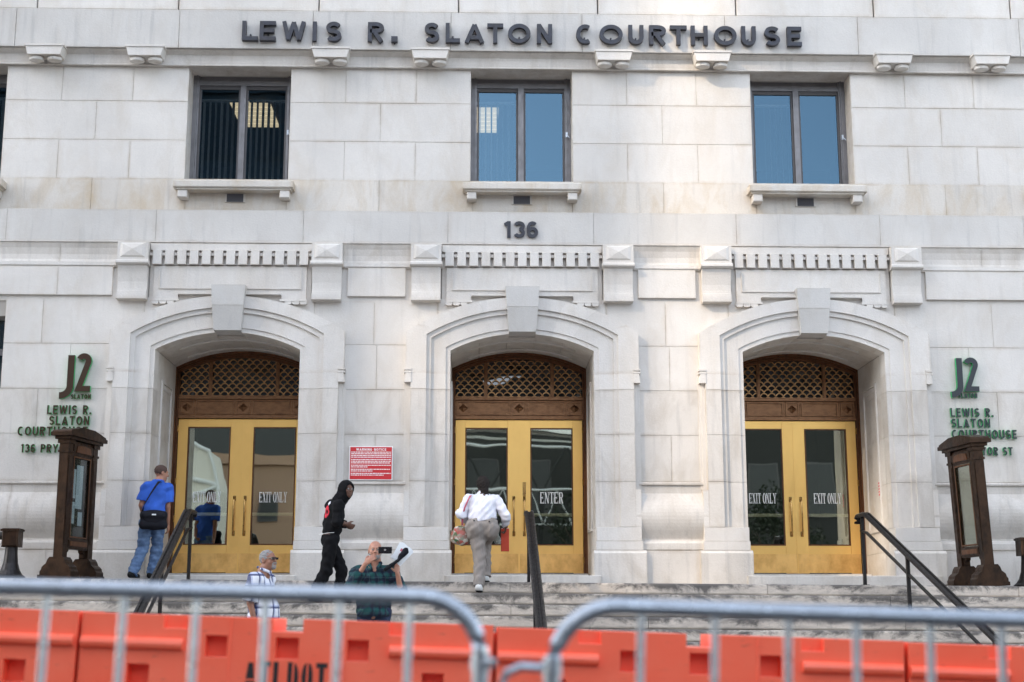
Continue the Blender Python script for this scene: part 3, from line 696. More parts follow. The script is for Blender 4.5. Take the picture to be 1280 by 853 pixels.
# ================================================================== STEPS, GROUND
def tilt(o, slope): o.rotation_euler = (0, math.atan(slope), 0)
ES, SS = 0.0073, 0.030                   # fall of the stairs and of the street towards the right
steps = link('entrance_steps', mesh('entrance_steps', MB().box(-14, 14, -1.0, 1.0, .2, 1.52), 'stair_stone'), kind='structure'); tilt(steps, ES)
stone_cuts = {0: (-10.5, -7.1, -3.6, -.2, 3.38, 6.9, 10.2), 1: (-9.3, -5.6, -2.0, 1.6, 5.0, 8.4, 11.8)}
for k in range(13):
    z1 = 1.567 - .155 * k; y0 = -1.5 - .32 * k
    xs = [-14] + list(stone_cuts[k % 2]) + [14]
    for a, b in zip(xs, xs[1:]):
        yy = y0 + random.uniform(-.006, .006); zz = random.uniform(-.002, .002)
        mb = MB().prism([(0, 0.0), (-.018, .012), (-.025, .03), (-.025, .13), (-.018, .148), (0, .155), (.62, .165 if k == 0 else .158), (.62, 0)], a + .003, b - .003, 'x')
        o = part('step_stone', mb, 'stair_stone', steps); o.location = (0, yy + .02, z1 - .155 + zz)
for k, (y0, y1) in enumerate(((-.97, -.42), (-.41, .24))):
    xs = [-14] + list(stone_cuts[k]) + [14]
    for a, b in zip(xs, xs[1:]):
        o = part('landing_slab', MB().box(a + .003, b - .003, y0 + .003, y1 - .003, 1.40, 1.5785 + k * .004), 'stair_stone', steps)
# ground
def ground_mat(name, a, b, sc=1.0, rough=0.9):
    m = mat(name, a, rough); g = NG(m); n1 = g.noise(g.coord('World'), .6 * sc, 6, .65); n2 = g.noise(g.coord('World'), 60 * sc, 3)
    c = g.mix(g.ramp(n1, [(.3, 0.0), (.7, 1.0)]), a, b); c = g.mix(.35, c, g.mix(n2, tuple(x * .5 for x in a), tuple(x * 1.5 for x in b))); g.l(c, g.p.inputs['Base Color']); g.bump(n2, .5, .01)
ground_mat('asphalt', (.05, .05, .052), (.07, .068, .066)); ground_mat('concrete', (.30, .29, .27), (.38, .36, .335))
def gz(x): return -SS * x
g_ = MB(); g_.add([(-9, -14.2, gz(-9)), (9, -14.2, gz(9)), (9, -40, gz(9)), (-9, -40, gz(-9)), (-400, -14.2, .27), (-400, -40, .27), (400, -14.2, -.27), (400, -40, -.27)], [(0, 1, 2, 3), (4, 0, 3, 5), (1, 6, 7, 2)])
link('road', mesh('road', g_, 'asphalt'), kind='structure')
g_ = MB(); z = .14
g_.add([(-400, -14.0, .27 + z), (-9, -14.0, gz(-9) + z), (9, -14.0, gz(9) + z), (400, -14.0, -.27 + z), (-400, -.9, .27 + z), (-9, -.9, gz(-9) + z), (9, -.9, gz(9) + z), (400, -.9, -.27 + z)], [(0, 1, 5, 4), (1, 2, 6, 5), (2, 3, 7, 6)])
link('sidewalk', mesh('sidewalk', g_, 'concrete'), kind='structure')
kb = MB()
for a, b in ((-400, -9), (-9, 9), (9, 400)):
    za, zb = (.27 if a < -9 else gz(a)), (-.27 if b > 9 else gz(b))
    kb.add([(a, -14.2, za - .2), (b, -14.2, zb - .2), (b, -14.0, zb - .2), (a, -14.0, za - .2), (a, -14.2, za + .135), (b, -14.2, zb + .135), (b, -14.0, zb + .142), (a, -14.0, za + .142)], [(0, 3, 2, 1), (4, 5, 6, 7), (0, 1, 5, 4), (1, 2, 6, 5), (2, 3, 7, 6), (3, 0, 4, 7)])
link('kerb', mesh('kerb', kb, 'concrete'), kind='structure')
link('far_sidewalk', mesh('far_sidewalk', MB().box(-400, 400, -46, -40, -.6, .15), 'concrete'), kind='structure')
link('ground', mesh('ground', MB().box(-900, 900, -900, 400, -1.0, -.61), 'concrete'), kind='structure')

# ================================================================== SIGNS ON THE WALL
ins = empty('name_inscription', (0, 0, 10.1), 'long row of large dark raised capitals spelling the courthouse name on the top band', 'lettering')
LX = [('L', -4.409, -4.156), ('E', -4.131, -3.877), ('W', -3.776, -3.409), ('I', -3.307, -3.218), ('S', -3.079, -2.838), ('R', -2.418, -2.164), ('.', -2.045, -1.945),
      ('S', -1.515, -1.285), ('L', -1.183, -.954), ('A', -.877, -.571), ('T', -.520, -.265), ('O', -.188, .170), ('N', .273, .516),
      ('C', .900, 1.169), ('O', 1.272, 1.644), ('U', 1.734, 1.978), ('R', 2.068, 2.338), ('T', 2.402, 2.672), ('H', 2.737, 3.007), ('O', 3.110, 3.471), ('U', 3.548, 3.781), ('S', 3.922, 4.168), ('E', 4.284, 4.517)]
for ch, a, b in LX:
    h = .325
    o = letter(ch, a, b, 0, .09 if ch == '.' else h, -.10, .075, 'letter_metal', 'letter_metal', ins, bold=.20)
    o.location.z = -.03
    # stand-off studs
    part('stud', MB().tube([((a + b) / 2, -.10, .12 if ch != '.' else .0), ((a + b) / 2, -.078, .12 if ch != '.' else .0)], .015, 6), 'letter_metal', o)
num = empty('street_number', (0, 0, 6.9), 'grey raised numerals 136 centred over the middle entrance', 'number')
for ch, a, b in (('1', -.245, -.135), ('3', -.105, .07), ('6', .10, .275)): letter(ch, a + .01, b + .01, 0, .265, -.012, .03, 'letter_metal', 'letter_metal', num, 'numeral', .20)
def wall_sign(x, right, front, label):
    t = empty('wall_sign', (x, 0, 3.5), label, 'sign'); y, d = -.014, .034
    s = -1 if right else 1
    def X(a, b): return (a, b)
    if right:                       # right aligned block, x is its right edge
        letter('J', -.48, -.235, .83, 1.50, y, .055, front, 'sign_green', t, bold=.15)
        letter('2', -.21, .02, .94, 1.53, y, .055, front, 'sign_green', t, bold=.15)
        text_line('SLATON', .03, .835, .07, y, .03, front, 'sign_green', t, right=True, width=.30, bold=.22)
        text_line('LEWIS R.', .05, .60, .135, y, d, front, 'sign_green', t, right=True, width=.66, bold=.165)
        text_line('SLATON', .03, .435, .135, y, d, front, 'sign_green', t, right=True, width=.60, bold=.165)
        text_line('COURTHOUSE', .01, .275, .135, y, d, front, 'sign_green', t, right=True, width=1.04, bold=.165)
        text_line('136 PRYOR ST', .02, .02, .125, y, d, front, 'sign_green', t, right=True, width=.98, bold=.165)
    else:
        letter('J', -.01, .215, .905, 1.52, y, .055, front, 'sign_green', t, bold=.15)
        letter('2', .235, .46, 1.0, 1.53, y, .055, front, 'sign_green', t, bold=.15)
        text_line('SLATON', .14, .905, .07, y, .03, front, 'sign_green', t, width=.29, bold=.22)
        text_line('LEWIS R.', .0, .61, .135, y, d, front, 'sign_green', t, width=.66, bold=.165)
        text_line('SLATON', .0, .445, .135, y, d, front, 'sign_green', t, width=.60, bold=.165)
        text_line('COURTHOUSE', .0, .275, .135, y, d, front, 'sign_green', t, width=1.0, bold=.165)
        text_line('136 PRYOR ST', .0, .02, .125, y, d, front, 'sign_green', t, width=.92, bold=.165)
wall_sign(-6.52, True, 'sign_bronze', 'raised brown letters with green edges beside the left entrance, above the left notice case')
wall_sign(6.60, False, 'sign_face', 'raised near-black letters with green edges right of the right entrance, partly behind the leaning case')
# red warning board
wsn = empty('warning_board', (-2.575, -.03, 3.115), 'red board headed WARNING NOTICE with lines of white small print, between two entrances', 'sign')
part('board_edge', MB().box(0, .655, -.012, .012, 0, .515), 'white_print', wsn)
part('board_face', MB().box(.014, .641, -.016, -.0125, .014, .501), 'red_sign', wsn)
text_line('WARNING NOTICE', .105, .445, .036, -.0165, .0015, 'white_print', 'white_print', wsn, width=.45, bold=.2)
q = MB(); zz = .418; rl = random.Random(3)
for j, (n_, full) in enumerate(((4, 1), (3, .98), (2, .42), (2, .55), (2, .82))):
    for i in range(n_):
        x = .03; lim = .03 + .60 * (full if i == n_ - 1 else 1)
        while x < lim - .01:
            wl = min(rl.uniform(.012, .05), lim - x); q.box(x, x + wl, -.0172, -.0165, zz, zz + .0115); x += wl + .007
        zz -= .0255
    zz -= .010
part('small_print', q, 'white_print', wsn, kind='stuff')
# red sticker on the right reveal
st = empty('red_sticker', (5.60, .50, 2.95), 'small vertical strip of red print stuck on the reveal beside the right exit doors', 'sticker')
q = MB()
for i in range(5):
    q.box(-.0075, -.006, .0, .018, i * .045, i * .045 + .03).box(-.0075, -.006, .03, .045, i * .045 + .004, i * .045 + .036).box(-.0075, -.006, .057, .066, i * .045, i * .045 + .024)
part('print', q, 'red_print', st); part('backing', MB().box(-.006, -.003, -.005, .072, -.008, .225), 'sticker', st)
st.location.x = XB[2] + 1.078

# ================================================================== NOTICE CASES
def notice_case(loc, rz, lean, label, papers, tall=1.085):
    t = empty('notice_case', loc, label, 'notice case', 'bronze notice cases on the landing', rz); t.rotation_euler = (R(lean), 0, rz); t.scale = (1, 1, tall)
    L = .37                                     # half distance between posts (local x), face towards local -y
    for s in (-1, 1):
        x = s * L
        p = MB().box(x - .068, x + .068, -.068, .068, .20, 1.79).box(x - .082, x + .082, -.082, .082, 1.62, 1.65).box(x - .09, x + .09, -.09, .09, 1.74, 1.79).box(x - .045, x + .045, -.0745, .0745, .45, 1.58)
        o = part('post', p, 'bronze_brown', t)
        f = MB()
        foot = [(-.235, 0), (.235, 0), (.235, .09), (.225, .105), (.215, .115), (.205, .15), (.175, .175), (.15, .19), (.13, .24), (.10, .275), (-.10, .275), (-.13, .24), (-.15, .19), (-.175, .175), (-.205, .15), (-.215, .115), (-.225, .105), (-.235, .09)]
        f.prism(foot, x - .11, x + .11, 'x'); f.box(x - .14, x + .12, -.25, .25, 0, .05)
        part('foot', f, 'bronze_brown', t)
        br = MB().prism([(0, 0), (.10, 0), (.095, -.03), (.05, -.05), (.045, -.10), (.0, -.13)] if s < 0 else [(0, 0), (-.10, 0), (-.095, -.03), (-.05, -.05), (-.045, -.10), (0, -.13)], -.035, .035)
        br.v = [(v[0] + x - s * .068, v[1], v[2] + .385) for v in br.v]
        part('scroll_bracket', br, 'bronze_brown', t)
    a, b = -L + .069, L - .069
    c = MB().box(a, b, -.06, .06, .385, .52).box(a, b, -.06, .06, 1.60, 1.78).box(a, a + .05, -.06, .06, .521, 1.599).box(b - .05, b, -.06, .06, .521, 1.599)
    c.box(a + .051, b - .051, .03, .055, .521, 1.599).box(a + .02, b - .02, -.072, -.0605, .41, .50).box(a + .02, b - .02, -.072, -.0605, 1.63, 1.75)
    part('case', c, 'bronze_brown', t)
    part('case_trim', MB().box(a + .05, a + .07, -.066, -.061, .53, 1.59).box(b - .07, b - .05, -.066, -.061, .53, 1.59).box(a + .0705, b - .0705, -.066, -.061, 1.57, 1.59).box(a + .0705, b - .0705, -.066, -.061, .53, .55), 'bronze_frame', t)
    part('case_backing', MB().box(a + .052, b - .052, .022, .029, .525, 1.595), 'dark_interior', t)
    part('glass_front', MB().box(a + .052, b - .052, -.04, -.034, .522, 1.598), 'case_glass' if papers else 'door_glass', t)
    for (u, v, ww, hh) in papers:
        part('paper', MB().box(u, u + ww, -.006 + u * .01, -.004 + u * .01, v, v + hh), 'paper', t)
    for k in range(8):
        part('raised_letter', MB().box(a + .14 + k * .07, a + .18 + k * .07, -.078, -.0725, .43, .48), 'bronze_frame', t) if False else None
    for k in range(6): part('rivet', MB().lathe([(.010, 0), (.008, .006)], 0, 0, 8).xf(Matrix.Translation((a + .05 + k * (b - a - .1) / 5, -.0605, 1.765)) @ Matrix.Rotation(R(90), 4, 'X')), 'bronze_frame', t)
    part('crest_plate', MB().prism([(a + .08, 1.64), (b - .08, 1.64), (b - .11, 1.72), (.06, 1.735), (-.06, 1.735), (a + .11, 1.72)], -.082, -.0725), 'bronze_frame', t)
    part('name_strip', MB().box(a + .06, b - .06, -.078, -.0725, .425, .485), 'bronze_frame', t)
    cp = MB().box(-L - .12, L + .12, -.12, .12, 1.791, 1.83).box(-L - .17, L + .17, -.16, .16, 1.8305, 1.88)
    cp.prism([(-L - .16, 1.8805), (L + .16, 1.8805), (L + .14, 1.905), (0.18, 1.965), (-.18, 1.965), (-L - .14, 1.905)], -.145, .145)
    part('cap', cp, 'bronze_brown', t)
notice_case((-6.37, -.93, 1.615), R(77.5), 0, 'upright dark bronze notice case with pale papers behind glass, left of the left entrance',
            [(-.23, 1.05, .17, .38), (-.04, .92, .19, .57), (-.20, .72, .15, .28), (.06, .70, .12, .18)])
notice_case((6.54, -.93, 1.52), R(-83.5), 2.3, 'tilted dark bronze notice case without papers, right of the right entrance', [], 1.105)
C.objects[-1]
# turned posts with a horizontal bar at the outer ends of the landing
def end_post(x, s, label):
    t = empty('bronze_barrier_post', (x, -1.15, 1.563 - ES * x), label, 'post', 'short bronze posts at the ends of the landing')
    p = MB().lathe([(.21, 0), (.21, .03), (.17, .06), (.13, .12), (.10, .22), (.085, .38), (.085, .44)], 0, 0, 20)
    part('post', p, 'rail_metal', t, R(40)); part('post_head', MB().cbox(-.115, .115, -.115, .115, .441, .70, .02).box(-.13, .13, -.13, .13, .66, .69), 'bronze_brown', t)
    part('bar', MB().tube([(s * .1155, 0, .60), (s * 3.0, 0, .60)], .055, 12), 'rail_metal', t, R(40))
end_post(-7.17, -1, 'squat bronze post with a bar at the left edge, left of the upright notice case')
end_post(7.20, 1, 'squat bronze post at the right edge behind the tilted notice case')

# ================================================================== HANDRAILS
def handrail(top, bot, posts, label, end, curl, wide=1.25):
    t = empty('handrail', (0, 0, 0), label, 'handrail', 'dark metal handrails on the entrance steps')
    a, b = Vector(top), Vector(bot); d = (b - a)
    sec = [(-.045, -.018), (-.045, .012), (-.032, .022), (-.016, .024), (-.010, .008), (.010, .008), (.016, .024), (.032, .022), (.045, .012), (.045, -.018), (.02, -.026), (-.02, -.026)]
    sec = [(u * wide, v * 1.2) for u, v in sec]
    pts = [a + Vector((0, .35, .0)), a + Vector((0, .03, .0)), a + Vector((0, -.04, -.012)), b]
    if curl: pts = [a + Vector((-.02, .36, -.10)), a + Vector((-.01, .40, -.05)), a + Vector((0, .36, -.005))] + pts[1:]
    part('top_rail', MB().tube(pts, 0, sec=sec), 'rail_metal', t)
    lo = Vector((0, 0, -.26))
    if end == 0: q = [a + Vector((0, .35, -.26)), a + Vector((0, .03, -.26)), b + lo]
    part('lower_rail', MB().tube([a + Vector((0, .30, -.22)), a + lo + Vector((0, .03, 0)), b + lo], 0, sec=[(-.018, -.014), (-.018, .014), (.018, .014), (.018, -.014)]), 'rail_metal', t)
    for u, zb in posts:
        p = a + d * u if u > 0 else a + Vector((0, .22, 0))
        part('post', MB().box(p.x - .022, p.x + .022, p.y - .022, p.y + .022, zb, p.z - .02).box(p.x - .05, p.x + .05, p.y - .05, p.y + .05, zb - .01, zb + .012), 'rail_metal', t)
handrail((-4.69, -1.35, 2.56), (-4.62, -4.6, 1.00), [(0, 1.60), (.52, .78), (.93, .3)], 'left handrail running down the steps in front of the left exit doors', 0, True)
handrail((.085, -1.35, 2.545), (.10, -4.7, .93), [(0, 1.565), (.5, .80), (.93, .2)], 'middle handrail seen end on in front of the ENTER door', 0, False, 1.45)
handrail((4.86, -1.35, 2.53), (5.36, -5.1, .72), [(0, 1.535), (.34, 1.03), (.93, .05)], 'right handrail slanting down the steps past the right exit doors', 0, True)

# ================================================================== WATER-FILLED BARRIERS
def barrier_mesh():
    L, H, T = 1.79, 1.05, .22
    xs = sorted({0, .012, .33, .46, .335, .47, L, L - .012} | {L - v for v in (.33, .46, .335, .47)})
    # front face as a grid of cells with sunk pockets
    X = [0, .02, .21, .305, .355, .455, .54, .635, .83, .845, .945, .96, 1.155, 1.25, 1.335, 1.435, 1.485, 1.58, 1.77, 1.79]
    Z = [0, .10, .50, .735, .74, .837, .877, .968, .993, 1.05]
    def depth(i, j):
        xm, zm = (X[i] + X[i + 1]) / 2, (Z[j] + Z[j + 1]) / 2
        if .83 < xm < .96 and zm > .993: return None
        if zm > .993 and (.355 < xm < .455 or 1.335 < xm < 1.435): return .035
        if .877 < zm < .968 and (.54 < xm < .635 or .845 < xm < .945 or 1.155 < xm < 1.25): return .07
        if .74 < zm < .837 and (.21 < xm < .305 or 1.485 < xm < 1.58): return .08
        if .50 < zm < .735: return 0.008
        if zm < .50: return -.05
        return 0
    mb = MB(); nx, nz = len(X) - 1, len(Z) - 1
    D = [[depth(i, j) for j in range(nz)] for i in range(nx)]
    for i in range(nx):
        for j in range(nz):
            d = D[i][j]
            if d is None: continue
            mb.add([(X[i], d, Z[j]), (X[i + 1], d, Z[j]), (X[i + 1], d, Z[j + 1]), (X[i], d, Z[j + 1])], [(0, 1, 2, 3)])
            bk = 2 * T - (d if d < 0 else 0)
            mb.add([(X[i], bk, Z[j]), (X[i + 1], bk, Z[j]), (X[i + 1], bk, Z[j + 1]), (X[i], bk, Z[j + 1])], [(3, 2, 1, 0)])
            for (di, dj, p, q) in ((-1, 0, (X[i], Z[j]), (X[i], Z[j + 1])), (1, 0, (X[i + 1], Z[j + 1]), (X[i + 1], Z[j])), (0, -1, (X[i + 1], Z[j]), (X[i], Z[j])), (0, 1, (X[i], Z[j + 1]), (X[i + 1], Z[j + 1]))):
                ii, jj = i + di, j + dj
                dn = D[ii][jj] if 0 <= ii < nx and 0 <= jj < nz else None
                if dn is None: mb.add([(p[0], d, p[1]), (q[0], d, q[1]), (q[0], bk, q[1]), (p[0], bk, p[1])], [(0, 1, 2, 3)])
                elif dn < d: mb.add([(p[0], dn, p[1]), (q[0], dn, q[1]), (q[0], d, q[1]), (p[0], d, p[1])], [(0, 1, 2, 3)])
                elif dn > d and d <= 0 and dn <= 0: pass
                if dn is not None:
                    bn = 2 * T - (dn if dn < 0 else 0)
                    if bn < bk: mb.add([(p[0], bn, p[1]), (q[0], bn, q[1]), (q[0], bk, q[1]), (p[0], bk, p[1])], [(0, 1, 2, 3)])
    me = bpy.data.meshes.new('barrier_body'); me.from_pydata(mb.v, [], mb.f)
    bm = bmesh.new(); bm.from_mesh(me); bmesh.ops.remove_doubles(bm, verts=bm.verts, dist=1e-4); bmesh.ops.recalc_face_normals(bm, faces=bm.faces); bm.to_mesh(me); bm.free()
    me.materials.append(M['orange_plastic']); return me
BX = [-4.225, -2.420, -.615, 1.190]      # left ends
BZ = lambda x: 1.073 - .0365 * (x + 2.42)
bme = barrier_mesh()
rib_me = mesh('moulded_rib', MB().tube([(0, 0, 0), (.44, 0, 0)], .026, 10), 'orange_plastic', R(50))
blabels = ['orange water-filled road barrier at the far left edge of the picture', 'orange water-filled road barrier stencilled with black letters, second from the left', 'orange water-filled road barrier below the middle handrail, third from the left', 'orange water-filled road barrier at the right edge, scuffed and redder']
for i, x in enumerate(BX):
    ang = math.atan(.0355) + random.uniform(-.003, .003)
    t = empty('road_barrier', (x, -15.10, BZ(x) - 1.05), blabels[i], 'road barrier', 'orange water-filled road barriers'); t.rotation_euler = (0, ang, random.uniform(-.006, .006))
    b = link('barrier_body', bme, t); bevel(b, .012, 2, 50)
    part('connecting_pin', MB().tube([(1.798, .16, .02), (1.798, .16, 1.02)], .06, 12), 'orange_plastic', t)
    for xr in (-.0, 1.35):
        o = link('moulded_rib', rib_me, t, loc=(xr + .005 if xr == 0 else xr - .01, -.004, .885 - .0)); 
        o.location.z = .925
    part('mould_seam', MB().box(.02, 1.77, .194, .198, 1.0505, 1.054) if False else MB().tube([(.648, -.001, .74), (.648, -.001, 1.045)], .003, 6), 'orange_plastic', t)
    part('mould_seam', MB().tube([(1.142, -.001, .74), (1.142, -.001, 1.045)], .003, 6), 'orange_plastic', t)
    if i == 1:
        sx = .72
        for k, ch in enumerate('ATLDOT'):
            wd = .049 if ch != 'I' else .015
            o = letter(ch, sx, sx + .047, .735, .865, -.0005, .003, 'black_paint', 'black_paint', t, 'stencil_letter', .15)
            # bridges of the stencil
            if ch in 'DOA': part('stencil_bridge', MB().box(sx + .020, sx + .027, -.0045, -.0036, .735, .868) if ch != 'A' else MB().box(sx, sx + .047, -.0045, -.0036, .782, .789), 'orange_plastic', t)
            sx += .0615
# ================================================================== STEEL CROWD BARRIERS
def barricade(x0, x1, z_top, y, slope, label, r0, r1, hook_right, bars):
    """tubular crowd barrier: rounded top corners, upright bars, lower rail"""
    t = empty('crowd_barrier', (x0, y, 0), label, 'crowd barrier', 'galvanised crowd barriers nearest the camera')
    t.rotation_euler = (0, math.atan(slope), 0)
    W = x1 - x0; zt = z_top; r = .0178
    def cor(cx, cz, rad, a0, a1, n=8): return [(cx + rad * math.cos(a0 + (a1 - a0) * i / n), 0, cz + rad * math.sin(a0 + (a1 - a0) * i / n)) for i in range(n + 1)]
    ra, rb = r0, r1
    path = [(0, 0, .20)] + cor(ra, zt - ra, ra, math.pi, math.pi / 2) + cor(W - rb, zt - rb, rb, math.pi / 2, 0) + [(W, 0, .20)] 
    path += [(W, 0, .19), (0, 0, .19)]
    part('frame', MB().tube(path[:-2], r, 16), 'galvanised', t, R(50))
    part('lower_rail', MB().tube([(0, 0, .22), (W, 0, .22)], .016, 12), 'galvanised', t, R(50))
    bme_ = mesh('bar', MB().tube([(0, 0, .235), (0, 0, zt - .012)], .0086, 10), 'galvanised', R(50))
    for bx in bars:
        o = link('bar', bme_, t, loc=(bx - x0, 0, 0)); o.rotation_euler = (0, random.uniform(-.004, .004), 0)
    for fx in (.25, W - .25):
        part('foot', MB().tube([(fx, -.30, .0), (fx, -.28, .03), (fx, -.05, .20), (fx, .05, .20), (fx, .28, .03), (fx, .30, .0)], .017, 10), 'galvanised', t, R(50))
    for s, ok in ((0, not hook_right), (W, hook_right)):
        sg = -1 if s == 0 else 1
        for z in (zt - .135, .45):
            part('hook', MB().tube([(s, 0, z), (s + sg * .065, 0, z + .002), (s + sg * .095, 0, z - .012), (s + sg * .107, 0, z - .045), (s + sg * .107, 0, z - .09)], .0095, 10), 'galvanised', t, R(50)) if ok else \
            part('loop', MB().tube([(s, -.012, z), (s + sg * .03, -.03, z), (s + sg * .03, .03, z), (s, .012, z)], .008, 8), 'galvanised', t, R(50))
            part('clamp', MB().tube([(s, 0, z - .018), (s, 0, z + .018)], .0215, 12), 'galvanised', t, R(50))
barricade(-2.70, -.690, 1.125, -18.35, .022, 'blurred steel crowd barrier across the lower left with a rounded right corner', .115, .13, False, [-2.54, -2.385, -2.23, -2.075, -1.92, -1.765, -1.612, -1.455, -1.30, -1.148, -.998, -.848])
barricade(-.548, 1.60, 1.068, -18.35, .033, 'blurred steel crowd barrier across the lower right with a rounded left corner', .14, .115, False, [-.36, -.202, -.045, .108, .265, .420, .575, .73, .885, 1.04, 1.195, 1.35, 1.49])
# ================================================================== PEOPLE (bodies grown from a distance field)
def rotz(a): return np.array([[math.cos(a), -math.sin(a), 0], [math.sin(a), math.cos(a), 0], [0, 0, 1.0]])
def rotx(a): return np.array([[1.0, 0, 0], [0, math.cos(a), -math.sin(a)], [0, math.sin(a), math.cos(a)]])
def roty(a): return np.array([[math.cos(a), 0, math.sin(a)], [0, 1.0, 0], [-math.sin(a), 0, math.cos(a)]])
class SDF:
    def __init__(s): s.p = []; s.clips = []; s.fold = None
    def cap(s, a, b, ra, rb, k=.02, flat=False): s.p.append(('c', np.array(a, float), np.array(b, float), ra, rb, k, flat)); return s
    def ell(s, c, r, rot=None, k=.03, sub=False): s.p.append(('s' if sub else 'e', np.array(c, float), np.array(r, float), rot, 0, k, False)); return s
    def clip(s, pt, n): s.clips.append((np.array(pt, float), np.array(n, float) / np.linalg.norm(n))); return s   # removes the side n points to
    def build(s, name, m, cell=.008, infl=0.0, fold=0.0, ffreq=(38, 61), seed=1, parent=None, smooth=2, **kw):
        lo = np.full(3, 1e9); hi = -lo
        for t, a, b, ra, rb, k, fl in s.p:
            if t == 'c': r_ = max(ra, rb) + infl; lo = np.minimum(lo, np.minimum(a, b) - r_); hi = np.maximum(hi, np.maximum(a, b) + r_)
            elif t == 'e': r_ = np.max(b) + infl; lo = np.minimum(lo, a - r_); hi = np.maximum(hi, a + r_)
        lo -= 3 * cell + fold; hi += 3 * cell + fold
        n = np.ceil((hi - lo) / cell).astype(int) + 1
        ax = [lo[i] + cell * np.arange(n[i]) for i in range(3)]
        D = np.full(n, 0.5, np.float32)
        for t, a, b, ra, rb, k, fl in s.p:
            mg = k + infl + 2.5 * cell + .03
            if t == 'c': l_ = np.minimum(a, b) - max(ra, rb) - mg; h_ = np.maximum(a, b) + max(ra, rb) + mg
            else: l_ = a - np.max(b) - mg; h_ = a + np.max(b) + mg
            i0 = np.clip(((l_ - lo) / cell).astype(int), 0, n - 1); i1 = np.clip(((h_ - lo) / cell).astype(int) + 2, 1, n)
            X, Y, Z = np.meshgrid(*[ax[i][i0[i]:i1[i]] for i in range(3)], indexing='ij')
            if t == 'c':
                ab = b - a; L2 = max(ab @ ab, 1e-9); L = math.sqrt(L2)
                tt = ((X - a[0]) * ab[0] + (Y - a[1]) * ab[1] + (Z - a[2]) * ab[2]) / L2
                tc = np.clip(tt, 0, 1)
                d = np.sqrt((X - a[0] - tc * ab[0]) ** 2 + (Y - a[1] - tc * ab[1]) ** 2 + (Z - a[2] - tc * ab[2]) ** 2) - (ra + (rb - ra) * tc) - infl
                if fl: d = np.maximum(d, (tt - 1) * L)
            else:
                P = np.stack([X - a[0], Y - a[1], Z - a[2]], -1)
                if ra is not None: P = P @ ra            # ra holds the rotation
                r_ = b + (infl if t == 'e' else 0); q = np.sqrt(((P / r_) ** 2).sum(-1)); q2 = np.sqrt(((P / (r_ * r_)) ** 2).sum(-1))
                d = q * (q - 1) / np.maximum(q2, 1e-6)
            sl = tuple(slice(i0[i], i1[i]) for i in range(3)); o = D[sl]
            if t == 's': h = np.clip(.5 - .5 * (o + d) / k, 0, 1); D[sl] = o * (1 - h) + (-d) * h + k * h * (1 - h)
            else: h = np.clip(.5 + .5 * (o - d) / k, 0, 1); D[sl] = o * (1 - h) + d * h - k * h * (1 - h)
        if fold:
            rg = np.random.RandomState(seed); X, Y, Z = np.meshgrid(*ax, indexing='ij'); F = 0
            for q in range(7):
                v = rg.normal(size=3) * np.array([.8, .8, 1.1]); v /= np.linalg.norm(v); fr = rg.uniform(*ffreq) * (1.0 if q < 4 else 2.0); ph = rg.uniform(0, 6.28)
                F = F + np.sin(fr * (v[0] * X + v[1] * Y + v[2] * Z) + ph + 1.3 * np.sin(11 * X + 7 * Z + q))
            D = D + 1.45 * fold * (F / 3.2).astype(np.float32)
        if s.clips:
            X, Y, Z = np.meshgrid(*ax, indexing='ij')
            for c, nn in s.clips: D = np.maximum(D, (X - c[0]) * nn[0] + (Y - c[1]) * nn[1] + (Z - c[2]) * nn[2])
        D[0], D[-1], D[:, 0], D[:, -1], D[:, :, 0], D[:, :, -1] = (.1,) * 6
        # surface nets
        S_ = D < 0
        occ = np.zeros(np.array(D.shape) - 1, np.int8)
        for dx in (0, 1):
            for dy in (0, 1):
                for dz in (0, 1): occ += S_[dx:D.shape[0] - 1 + dx, dy:D.shape[1] - 1 + dy, dz:D.shape[2] - 1 + dz]
        act = (occ > 0) & (occ < 8); idx = np.full(act.shape, -1, np.int64); ii = np.argwhere(act); idx[act] = np.arange(len(ii))
        acc = np.zeros((len(ii), 3)); cnt = np.zeros(len(ii))
        cs = [(x, y, z) for x in (0, 1) for y in (0, 1) for z in (0, 1)]
        for c0 in cs:
            for axx in range(3):
                if c0[axx]: continue
                c1 = list(c0); c1[axx] = 1
                d0 = D[ii[:, 0] + c0[0], ii[:, 1] + c0[1], ii[:, 2] + c0[2]]; d1 = D[ii[:, 0] + c1[0], ii[:, 1] + c1[1], ii[:, 2] + c1[2]]
                mk = (d0 < 0) != (d1 < 0); t_ = np.where(mk, d0 / np.where(mk, d0 - d1, 1), 0)
                p = np.tile(np.array(c0, float), (len(ii), 1)); p[:, axx] += t_; acc += p * mk[:, None]; cnt += mk
        V = (ii + acc / np.maximum(cnt, 1)[:, None]) * cell + lo
        F = []
        for axx in range(3):
            a_, b_ = [(1, 2), (2, 0), (0, 1)][axx]
            sl0 = [slice(0, D.shape[i]) for i in range(3)]; sl1 = list(sl0); sl0[axx] = slice(0, -1); sl1[axx] = slice(1, None)
            e = np.argwhere(S_[tuple(sl0)] != S_[tuple(sl1)])
            e = e[(e[:, a_] > 0) & (e[:, b_] > 0)]
            e = e[(e[:, a_] < act.shape[a_]) & (e[:, b_] < act.shape[b_])]
            q = []
            for da, db in ((0, 0), (-1, 0), (-1, -1), (0, -1)):
                g_ = e.copy(); g_[:, a_] += da; g_[:, b_] += db; q.append(idx[g_[:, 0], g_[:, 1], g_[:, 2]])
            q = np.stack(q, 1); ins_ = S_[e[:, 0], e[:, 1], e[:, 2]]; q[~ins_] = q[~ins_][:, ::-1]; F.append(q[(q >= 0).all(1)])
        F = np.concatenate(F)
        me = bpy.data.meshes.new(name); me.vertices.add(len(V)); me.vertices.foreach_set('co', V.astype(np.float32).ravel())
